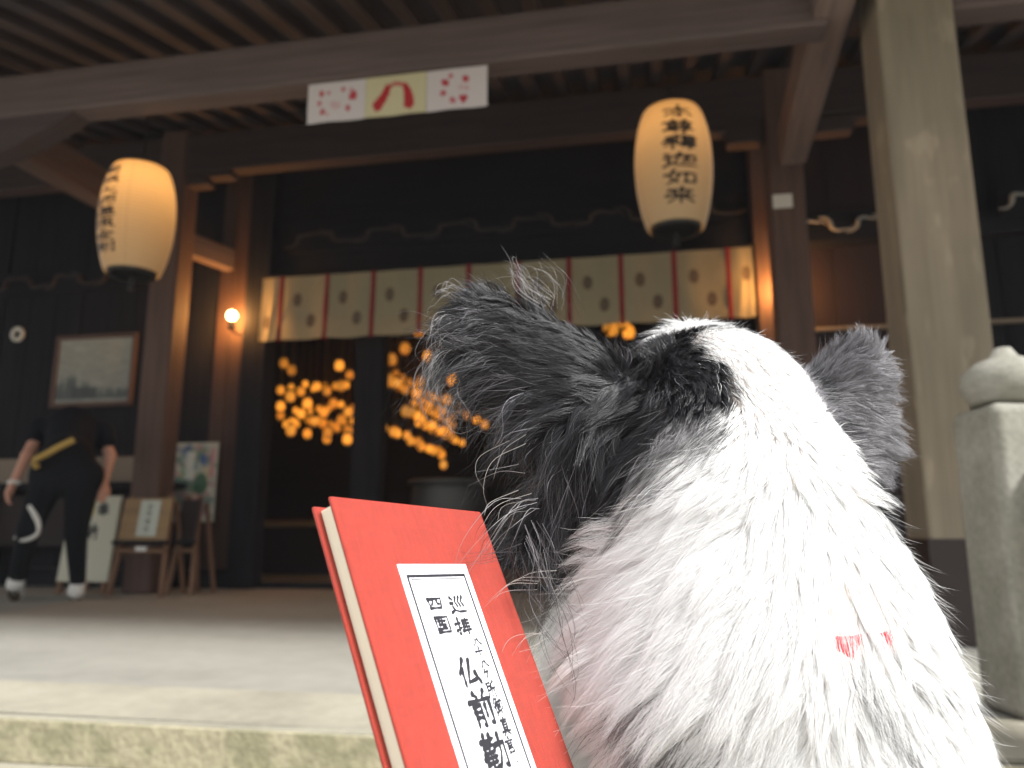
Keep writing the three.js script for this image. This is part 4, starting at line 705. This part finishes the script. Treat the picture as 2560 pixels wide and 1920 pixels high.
  patch([0.0781, 0.5074, -0.5342], 0.0226, 'w');
  patch([0.0604, 0.4875, -0.5160], 0.0291, 'w');
  patch([0.0365, 0.4728, -0.5097], 0.0258, 'w');
  patch([0.0043, 0.4444, -0.5120], 0.0275, 'w');
  patch([-0.0108, 0.4244, -0.5146], 0.0258, 'w');
  patch([-0.0353, 0.3967, -0.5237], 0.0258, 'w');
  patch([0.0847, 0.4755, -0.5169], 0.0258, 'w');
  patch([0.1019, 0.4496, -0.5167], 0.0226, 'w');
  patch([0.0697, 0.4195, -0.4947], 0.0484, 'w');
  patch([0.0161, 0.4059, -0.4934], 0.0484, 'w');
  patch([-0.0583, 0.3587, -0.5389], 0.0388, 'w');
  patch([-0.0127, 0.3529, -0.4923], 0.0484, 'w');
  patch([0.0632, 0.3576, -0.4766], 0.0484, 'w');
  patch([0.1216, 0.3930, -0.5078], 0.0420, 'w');
  patch([0.1139, 0.3494, -0.4914], 0.0452, 'w');
  patch([-0.0281, 0.3100, -0.5098], 0.0484, 'w');
  patch([0.0605, 0.3120, -0.4778], 0.0452, 'w');
  patch([0.1391, 0.3183, -0.5059], 0.0355, 'w');
  patch([-0.0766, 0.3712, -0.5868], 0.0252, 'w');
  patch([0.1131, 0.4247, -0.5157], 0.0258, 'w');
  // single long hairs
  stray([[-0.0859, 0.4332, -0.5223], [-0.0761, 0.4127, -0.5126], [-0.0800, 0.3869, -0.5118], [-0.0699, 0.3688, -0.5121], [-0.0535, 0.3511, -0.5136]], 0.00042, 'b', 9);
  stray([[-0.0833, 0.4242, -0.5246], [-0.0744, 0.4010, -0.5153], [-0.0660, 0.3816, -0.5103], [-0.0589, 0.3567, -0.5114], [-0.0671, 0.3341, -0.5144]], 0.0004, 'b', 6);
  stray([[-0.0828, 0.4362, -0.5223], [-0.0676, 0.4100, -0.5096], [-0.0570, 0.3931, -0.5098], [-0.0541, 0.3807, -0.5076]], 0.00038, 'b', 6);
  stray([[-0.0923, 0.4217, -0.4901], [-0.0858, 0.3919, -0.5201], [-0.0732, 0.3754, -0.5154], [-0.0615, 0.3645, -0.5146]], 0.00035, 'b', 5);
  stray([[-0.1000, 0.4947, -0.5489], [-0.1188, 0.4814, -0.5428], [-0.1229, 0.4682, -0.5394], [-0.1186, 0.4571, -0.5424]], 0.0003, 'w', 3);
  stray([[-0.0974, 0.4786, -0.5526], [-0.1084, 0.4761, -0.5406], [-0.1314, 0.4723, -0.5370]], 0.00025, 's', 2);
  stray([[-0.0902, 0.4524, -0.5488], [-0.0943, 0.4442, -0.4853], [-0.1062, 0.4273, -0.4864], [-0.1182, 0.4076, -0.4880]], 0.00028, 's', 8);
  stray([[-0.0930, 0.4619, -0.5463], [-0.1113, 0.4553, -0.5390], [-0.1113, 0.4414, -0.4826]], 0.0003, 'w', 3);
  stray([[-0.1462, 0.5685, -0.5670], [-0.1629, 0.5526, -0.5565], [-0.1657, 0.5313, -0.5550], [-0.1530, 0.5171, -0.5551], [-0.1330, 0.5154, -0.5592]], 0.00026, 's', 18);
  stray([[-0.1459, 0.5754, -0.5656], [-0.1608, 0.5662, -0.5543], [-0.1683, 0.5516, -0.5505], [-0.1672, 0.5347, -0.5541]], 0.00026, 's', 24);
  stray([[-0.1430, 0.5616, -0.5689], [-0.1560, 0.5560, -0.5572], [-0.1670, 0.5415, -0.5528], [-0.1702, 0.5280, -0.5548]], 0.00024, 's', 18);
  stray([[-0.1378, 0.5424, -0.5634], [-0.1486, 0.5381, -0.5570], [-0.1561, 0.5238, -0.5532], [-0.1516, 0.5121, -0.5564]], 0.00024, 's', 16);
  stray([[-0.1505, 0.5927, -0.5613], [-0.1566, 0.5866, -0.5510], [-0.1641, 0.5735, -0.5470], [-0.1612, 0.5617, -0.5499]], 0.00022, 's', 16);
  stray([[-0.1447, 0.6100, -0.5590], [-0.1522, 0.6138, -0.5465], [-0.1596, 0.6055, -0.5415]], 0.0002, 's', 14);
  stray([[-0.0811, 0.6036, -0.5620], [-0.0968, 0.6156, -0.5515], [-0.1014, 0.6274, -0.5483], [-0.1080, 0.6325, -0.5460]], 0.00026, 's', 14);
  stray([[-0.0778, 0.6002, -0.5633], [-0.0899, 0.6190, -0.5521], [-0.0763, 0.6224, -0.5541], [-0.0667, 0.6089, -0.5586], [-0.0572, 0.5920, -0.5637]], 0.00022, 'b', 7);
  stray([[-0.0777, 0.6036, -0.5627], [-0.0850, 0.6156, -0.5537], [-0.0999, 0.6224, -0.5496], [-0.1204, 0.6156, -0.5470]], 0.0002, 'w', 3);
  stray([[-0.0912, 0.6070, -0.5595], [-0.0933, 0.6190, -0.5515], [-0.1066, 0.6258, -0.5476]], 0.00026, 's', 12);
  stray([[-0.0744, 0.6002, -0.5640], [-0.0698, 0.6156, -0.5566], [-0.0778, 0.6274, -0.5528], [-0.0896, 0.6291, -0.5502]], 0.0002, 's', 8);
  stray([[-0.0951, 0.4217, -0.4896], [-0.1066, 0.4175, -0.4882], [-0.1207, 0.4147, -0.4861]], 0.0003, 'b', 8);
  stray([[0.0922, 0.5581, -0.6145], [0.0963, 0.5737, -0.6122], [0.0994, 0.5824, -0.6111]], 0.0002, 'b', 1);
  stray([[-0.1001, 0.4414, -0.4848], [-0.1089, 0.4301, -0.4853], [-0.1107, 0.4189, -0.4872]], 0.0003, 'b', 8);
  stray([[-0.1300, 0.5071, -0.5615], [-0.1398, 0.5121, -0.5586], [-0.1496, 0.5204, -0.5551]], 0.00018, 'b', 2);
  stray([[-0.0782, 0.4002, -0.5303], [-0.0903, 0.3992, -0.4950], [-0.1019, 0.3908, -0.4944]], 0.00022, 'w', 5);
  stray([[-0.0825, 0.3642, -0.5366], [-0.0945, 0.3626, -0.5014], [-0.1005, 0.3514, -0.5025]], 0.00022, 'w', 7);
  const base = [0.0911, -0.1070, -0.5466], dog = thing('dog', 'black and white long haired dog with large tufted ears, seen from behind', 'dog', base);
  const f = field([...dogBones, ...earBones]), r = rng(2024), Cam = [0, 0.43, 0];
  const grad = (p, h = 0.002) => { const a = f(p[0] + h, p[1], p[2]) - f(p[0] - h, p[1], p[2]), b = f(p[0], p[1] + h, p[2]) - f(p[0], p[1] - h, p[2]), c = f(p[0], p[1], p[2] + h) - f(p[0], p[1], p[2] - h), l = Math.hypot(a, b, c) || 1; return [a / l, b / l, c / l]; };
  const dot = (a, b) => a[0] * b[0] + a[1] * b[1] + a[2] * b[2], add = (a, b, k = 1) => [a[0] + b[0] * k, a[1] + b[1] * k, a[2] + b[2] * k], sub = (a, b) => [a[0] - b[0], a[1] - b[1], a[2] - b[2]];
  const cross = (a, b) => [a[1] * b[2] - a[2] * b[1], a[2] * b[0] - a[0] * b[2], a[0] * b[1] - a[1] * b[0]], unit = (a) => { const l = Math.hypot(...a) || 1; return [a[0] / l, a[1] / l, a[2] / l]; };
  const coat = (p, j) => { let best = 9, c = 'w'; for (const s of patches) { const d = Math.hypot(p[0] - s.p[0], p[1] - s.p[1], p[2] - s.p[2]) / s.r + j * (s.c === 'g' ? 2 : 1); const e = (s.c === 'g' || s.c === 'p') && d < 1 ? d * 0.1 - 1 : d; if (e < best) { best = e; c = s.c; } } return c; };
  const COAT = { w: [0.89, 0.885, 0.87], b: [0.0115, 0.0115, 0.0145], g: [0.2, 0.195, 0.2], e: [0.17, 0.165, 0.18], p: [0.5, 0.33, 0.31] };
  let lo = [9, 9, 9], hi = [-9, -9, -9];
  for (const o of [...dogBones, ...earBones]) for (let k = 0; k < 3; k++) { const q = Math.max(o.ra, o.rb) + 0.02, e = o.a[k] + o.d[k]; lo[k] = Math.min(lo[k], o.a[k] - q, e - q); hi[k] = Math.max(hi[k], o.a[k] + q, e + q); }
  const skin = netted(f, lo, hi, 0.0075), P = skin.attributes.position, NR = skin.attributes.normal, col = new Float32Array(P.count * 3);
  for (let i = 0; i < P.count; i++) { const p = [P.getX(i), P.getY(i), P.getZ(i)], c = COAT[coat(p, 0)]; col.set(c[0] > 0.55 ? [0.78, 0.7, 0.65] : c, i * 3); }
  skin.setAttribute('color', new THREE.BufferAttribute(col, 3));
  const local = skin.clone().translate(-base[0], -base[1], -base[2]);
  put(dog, 'body', local, mat('dog skin', [1, 1, 1], { vertexColors: true, roughness: 0.8 }), [0, 0, 0], false);

  // sampling the skin by area; denser where the coat can be seen from the steps behind the dog
  const I = skin.index.array, cum = new Float64Array(I.length / 3), at3 = (i) => [P.getX(i), P.getY(i), P.getZ(i)];
  const seen = (p) => { const x = p[0] * Math.cos(0.1885) - p[2] * Math.sin(0.1885) * -1 * -1, z = -p[2]; return p[1] > 0.2 ? 1 : 0.1; };
  let total = 0;
  for (let t = 0; t < cum.length; t++) {
    const a = at3(I[t * 3]), b = at3(I[t * 3 + 1]), c = at3(I[t * 3 + 2]), m = [(a[0] + b[0] + c[0]) / 3, (a[1] + b[1] + c[1]) / 3, (a[2] + b[2] + c[2]) / 3], nn = unit(cross(sub(b, a), sub(c, a)));
    const facing = dot([NR.getX(I[t * 3]), NR.getY(I[t * 3]), NR.getZ(I[t * 3])], unit(sub(Cam, m)));
    total += Math.hypot(...cross(sub(b, a), sub(c, a))) * (facing > -0.45 ? 1 : 0.22) * seen(m) * (m[1] > 0.43 ? 1.35 : 1);
    cum[t] = total;
  }
  const sample = () => { const x = r() * total; let a = 0, b = cum.length - 1; while (a < b) { const m = (a + b) >> 1; if (cum[m] < x) a = m + 1; else b = m; } let u = r(), v = r(); if (u + v > 1) { u = 1 - u; v = 1 - v; } const A = at3(I[a * 3]), B = at3(I[a * 3 + 1]), C = at3(I[a * 3 + 2]); return [0, 1, 2].map((k) => A[k] + (B[k] - A[k]) * u + (C[k] - A[k]) * v); };
  const groom = (p) => {
    let d = [0, 0, 0], len = 0, lift = 0, curl = 0, w = 0;
    const q = 1 / (0.075 ** 4); d = [0, -q * 0.8, 0.1 * q]; len = 0.028 * q; lift = 0.25 * q; curl = 0.2 * q; w = q;
    for (const g of guides) { const x = (p[0] - g.p[0]) ** 2 + (p[1] - g.p[1]) ** 2 + (p[2] - g.p[2]) ** 2 + 0.00004, k = 1 / (x * x); d = add(d, g.d, k); len += g.len * k; lift += g.lift * k; curl += g.curl * k; w += k; }
    return { d: unit(d), len: len / w, lift: lift / w, curl: curl / w };
  };
  // locks: guide curves that follow the groom, fall a little and stay off the skin
  const NL = 14000, K = 5, CS = 0.011, SS = 0.03;
  const grow = (root, n0, g, len, loose) => {
    const jit = [r() - 0.5, r() - 0.5, r() - 0.5], t0 = unit(sub(g.d, n0.map((x) => x * dot(g.d, n0))));
    let dir = unit(add(add(t0.map((x) => x * (1 - g.lift)), n0, g.lift), jit, loose * (0.1 + 0.55 * g.curl))), p = root.slice();
    const pts = [root], h = 55;
    for (let s = 1; s <= K; s++) {
      const nv = [noise3(p[0] * h, p[1] * h, p[2] * h, 1), noise3(p[0] * h, p[1] * h, p[2] * h, 401), noise3(p[0] * h, p[1] * h, p[2] * h, 801)], n = grad(p, 0.003);
      dir = unit(add(add(dir, nv, g.curl * 0.55), [0, -1, 0], 0.07 * len / 0.03));
      dir = unit(add(dir, n, -0.22 * Math.max(0, dot(dir, n))));
      p = add(p, dir, len / K);
      const d = f(...p), m = 0.0012 + 0.0035 * (s / K); if (d < m) p = add(p, n, m - d);
      pts.push(p);
    }
    return pts;
  };
  const store = (size) => { const cells = new Map(), at = (p) => [0, 1, 2].map((k) => Math.floor(p[k] / size)); return {
    add(l) { const c = at(l.pts[0]).join(); if (!cells.has(c)) cells.set(c, []); cells.get(c).push(l); },
    find(p) { const c = at(p); let best = null, bd = 9; for (let a = -1; a < 2; a++) for (let b = -1; b < 2; b++) for (let e = -1; e < 2; e++) for (const l of cells.get((c[0] + a) + ',' + (c[1] + b) + ',' + (c[2] + e)) ?? []) { const d = (l.pts[0][0] - p[0]) ** 2 + (l.pts[0][1] - p[1]) ** 2 + (l.pts[0][2] - p[2]) ** 2; if (d < bd) { bd = d; best = l; } } return best; } }; };
  // tresses of about two centimetres; each draws its locks together towards the tip
  const tresses = store(SS), lockStore = store(CS), locks = [];
  for (let i = 0; i < 2600; i++) { const root = sample(), n0 = grad(root), g = groom(root); g.lift *= 0.7 + 0.9 * r(); const len = g.len * (0.85 + 0.4 * r()); tresses.add({ pts: grow(root, n0, g, len, 1), len, tone: r() }); }
  for (let i = 0; i < NL; i++) {
    const root = sample(), n0 = grad(root), g = groom(root), tr = tresses.find(root), len = g.len * (0.75 + 0.5 * r()), pts = grow(root, n0, g, len, 1);
    if (tr && g.len > 0.015) { const o = sub(root, tr.pts[0]); for (let s = 1; s <= K; s++) { const t = s / K, q = add(tr.pts[s], o, 1 - 0.72 * t), k = 0.8 * smooth(0, 0.7, t) * smooth(0.018, 0.034, g.len); pts[s] = pts[s].map((x, j) => lerp(x, q[j], k)); } }
    const lock = { pts, n: n0, len, curl: g.curl, tone: 0.5 * r() + 0.5 * (tr ? tr.tone : r()) }; locks.push(lock); lockStore.add(lock);
  }
  const nearest = (p) => lockStore.find(p);
  const NS = 250000, sheet = (n) => ({ pos: new Float32Array(n * 33), nor: new Float32Array(n * 33), cl: new Float32Array(n * 33), idx: new Uint32Array(n * 27), nv: 0, ni: 0 }), pale = sheet(NS + 30000), deep = sheet(NS + 30000);
  const ribbon = (pts, w, n, twist, color) => { // a flat tapering hair, its normals rounded across
    const c = color[0] > 0.3 ? pale : deep, first = c.nv, L = pts.length - 1;
    for (let s = 0; s <= L; s++) {
      const a = pts[Math.max(0, s - 1)], b = pts[Math.min(L, s + 1)], T = unit(sub(b, a)); let side = unit(cross(T, n)); const up = cross(side, T);
      side = unit(add(side.map((x) => x * Math.cos(twist)), up, Math.sin(twist))); const face = unit(cross(side, T)), t = s / L, hw = w * 0.5 * Math.pow(1 - t, 0.7) + 0.00003;
      for (const q of s === L ? [0] : [-1, 1]) { c.pos.set(sub(add(pts[s], side, hw * q), base), c.nv * 3); c.nor.set(unit(add(face, side, 0.75 * q)), c.nv * 3); c.cl.set(color, c.nv * 3); c.nv++; }
    }
    for (let s = 0; s < L - 1; s++) { const o = first + s * 2; c.idx.set([o, o + 1, o + 2, o + 1, o + 3, o + 2], c.ni); c.ni += 6; }
    const o = first + (L - 1) * 2; c.idx.set([o, o + 1, o + 2], c.ni); c.ni += 3;
  };
  const onLock = (l, t) => { const s = clamp(t, 0, 1) * K, k = Math.min(K - 1, Math.floor(s)), q = s - k, a = l.pts[k], b = l.pts[k + 1]; return [a[0] + (b[0] - a[0]) * q, a[1] + (b[1] - a[1]) * q, a[2] + (b[2] - a[2]) * q]; };
  const partings = [[...[0.0990, 0.3740, -0.4888], 0.0085], [...[0.0944, 0.3756, -0.4874], 0.0065], [...[0.1197, 0.3776, -0.5013], 0.006], [...[0.1202, 0.3732, -0.5001], 0.0045]]; // where the collar shows through
  for (let i = 0; i < NS; i++) {
    const root = sample(), l = nearest(root); if (!l || (r() < 0.6 && coat(root, 0) === 'p')) continue;
    const kind = coat(root, 0.12 * noise3(root[0] * 110, root[1] * 110, root[2] * 110, 77) ) , mix = coat(add(root, [r() - 0.5, r() - 0.5, r() - 0.5], 0.026), 0), c0 = COAT[r() < 0.5 ? kind : mix];
    const tone = 0.75 + 0.3 * l.tone + 0.25 * (r() - 0.5), lit = c0[0] < 0.2 && r() < 0.09 ? 2.6 : 1, color = c0.map((x) => clamp(x * (c0[0] > 0.5 ? 0.94 + 0.14 * tone : tone * lit), 0, 0.9));
    const off = sub(root, l.pts[0]), ls = 0.62 + 0.42 * r(), fly = r() < (c0[0] > 0.5 ? 0.035 : 0.08) ? 1 : c0[0] > 0.5 ? 0.09 : 0.16, cling = fly > 0.5 ? 0.1 : 0.45 + 0.4 * r(), dev = [r() - 0.5, r() - 0.5, r() - 0.5], ph = r() * 6.3, fr = 5 + 5 * r(), amp = l.len * (0.012 + 0.06 * l.curl * r()), side = unit(cross(sub(l.pts[2], l.pts[0]), l.n)), pts = [];
    for (let s = 0; s <= K; s++) { const t = s / K; let p = add(onLock(l, t * ls), off, 1 - cling * t * t); p = add(p, dev, fly * l.len * 0.5 * t * t); p = add(p, side, amp * (Math.sin(ph + t * fr) - Math.sin(ph))); if (fly > 0.5) p = add(p, l.n, l.len * 0.18 * t * t); pts.push(p); }
    if (partings.some((q) => pts.some((p) => Math.hypot(p[0] - q[0], p[1] - q[1], p[2] - q[2]) < q[3])) && r() < 0.76) continue;
    ribbon(pts, (c0[0] > 0.5 ? 0.00034 : 0.00032) * (0.7 + 0.6 * r()) * (fly > 0.5 ? 0.6 : 1), l.n, (r() - 0.5) * 1.6, color);
  }
  const curly = locks.filter((l) => l.curl > 0.5);
  for (let i = 0; i < 2600; i++) { // wisps: long loose curls that stand off the fringe of the ears and cheeks
    const l = curly[Math.floor(r() * curly.length)], root = l.pts[0], kind = coat(root, 0), far = 1.1 + 0.8 * r() * l.curl, a = unit(sub(l.pts[K], l.pts[K - 1])), u = unit(cross(a, l.n)), v = cross(u, a), rad = l.len * (0.03 + 0.14 * r() * l.curl), turns = (2.5 + 4.5 * r()) * (r() < 0.5 ? 1 : -1), ph = r() * 6.3, pts = [], dev = [r() - 0.5, r() - 0.5, r() - 0.5];
    for (let s = 0; s <= 12; s++) { const t = (s / 12) * far; let p = t <= 1 ? onLock(l, t) : add(l.pts[K], a, (t - 1) * l.len); const e = rad * smooth(0, 0.6, t); p = add(add(p, u, e * (Math.cos(ph + t * turns) - Math.cos(ph))), v, e * (Math.sin(ph + t * turns) - Math.sin(ph))); p = add(add(p, dev, l.len * 0.3 * t * t), l.n, l.len * 0.12 * t); pts.push(p); }
    const light = r(); ribbon(pts, 0.00026, l.n, (r() - 0.5) * 2, kind === 'w' ? COAT.w : kind === 'p' ? [0.45, 0.36, 0.35] : [0.03, 0.029, 0.033].map((x) => x * (light < 0.65 ? 1 : light < 0.93 ? 2.5 : 7)));
  }
  for (const s of strays) for (let k = 0; k < s.n; k++) {
    const jit = s.n > 1 ? 0.009 : 0, big = 0.75 + 0.45 * r(), drift = new THREE.Vector3(r() - 0.5, r() - 0.5, r() - 0.5).multiplyScalar(jit * 1.6), curve = new THREE.CatmullRomCurve3(s.pts.map((p, i) => V3(s.pts[0]).lerp(V3(p), s.n > 1 ? big : 1).add(drift).add(new THREE.Vector3(r() - 0.5, r() - 0.5, r() - 0.5).multiplyScalar(jit * (0.3 + i * 0.35))))), pts = curve.getPoints(14).map((p) => p.toArray()), light = r() < 0.35 ? 2.5 : 1;
    ribbon(pts, s.w * (0.6 + 0.6 * r()), unit(sub(Cam, s.pts[0])), (r() - 0.5) * 0.8, ({ w: [0.55, 0.53, 0.5], s: [0.26, 0.25, 0.255], b: [0.025, 0.023, 0.026] })[s.c].map((x) => x * (s.c === 'b' ? light : 1)));
  }
  const hair = (name, c, material) => {
    const g = new THREE.BufferGeometry();
    for (const [k, v] of [['position', c.pos], ['normal', c.nor], ['color', c.cl]]) g.setAttribute(k, new THREE.BufferAttribute(v.subarray(0, c.nv * 3), 3));
    g.setIndex(new THREE.BufferAttribute(c.idx.subarray(0, c.ni), 1)); put(dog, name, g, material, [0, 0, 0], false).userData.kind = 'stuff';
  };
  hair('black_fur', deep, mat('dark dog hair', [1, 1, 1], { vertexColors: true, roughness: 0.36, side: THREE.DoubleSide }));
  hair('white_fur', pale, mat('white dog hair', [1, 1, 1], { vertexColors: true, roughness: 1, transmission: 0.5, thickness: 0, side: THREE.DoubleSide }));
  { // collar: a flat red strap round the neck, mostly under the coat
    const b = dogBones[5], c = [0.0542, 0.3757, -0.5977], ax = new THREE.Vector3(...b.d).normalize(), e1 = new THREE.Vector3(1, 0, 0).cross(ax).normalize(), e2 = ax.clone().cross(e1), pv = [], ix = [], n = 64, pr = [[-0.009, -0.002], [-0.009, 0.0], [0.009, 0.0], [0.009, -0.002]];
    for (let i = 0; i <= n; i++) {
      const a = (i / n) * Math.PI * 2, d = e1.clone().multiplyScalar(Math.cos(a)).addScaledVector(e2, Math.sin(a));
      let t = 0.05; for (let k = 0; k < 30; k++) t += -f(c[0] + d.x * t, c[1] + d.y * t, c[2] + d.z * t) * 0.8;
      const near = Math.min(...partings.map((m) => Math.hypot(c[0] + d.x * t - m[0], c[1] + d.y * t - m[1], c[2] + d.z * t - m[2])));
      for (const [u, v] of pr) { const q = V3(c).addScaledVector(d, t + lerp(0.001, -0.004, smooth(0.007, 0.017, near)) + v).addScaledVector(ax, u); pv.push(q.x - base[0], q.y - base[1], q.z - base[2]); }
    }
    for (let i = 0; i < n; i++) for (let k = 0; k < 4; k++) { const o = i * 4, k2 = (k + 1) % 4; ix.push(o + k, o + k2, o + 4 + k, o + k2, o + 4 + k2, o + 4 + k); }
    const g = new THREE.BufferGeometry(); g.setAttribute('position', new THREE.Float32BufferAttribute(pv, 3)); g.setIndex(ix); const gg = g.toNonIndexed(); gg.computeVertexNormals();
    put(dog, 'collar', gg, mat('red collar webbing', [0.62, 0.02, 0.04], { roughness: 0.6 }), [0, 0, 0], false);
  }
}
renderer.render(scene, camera);
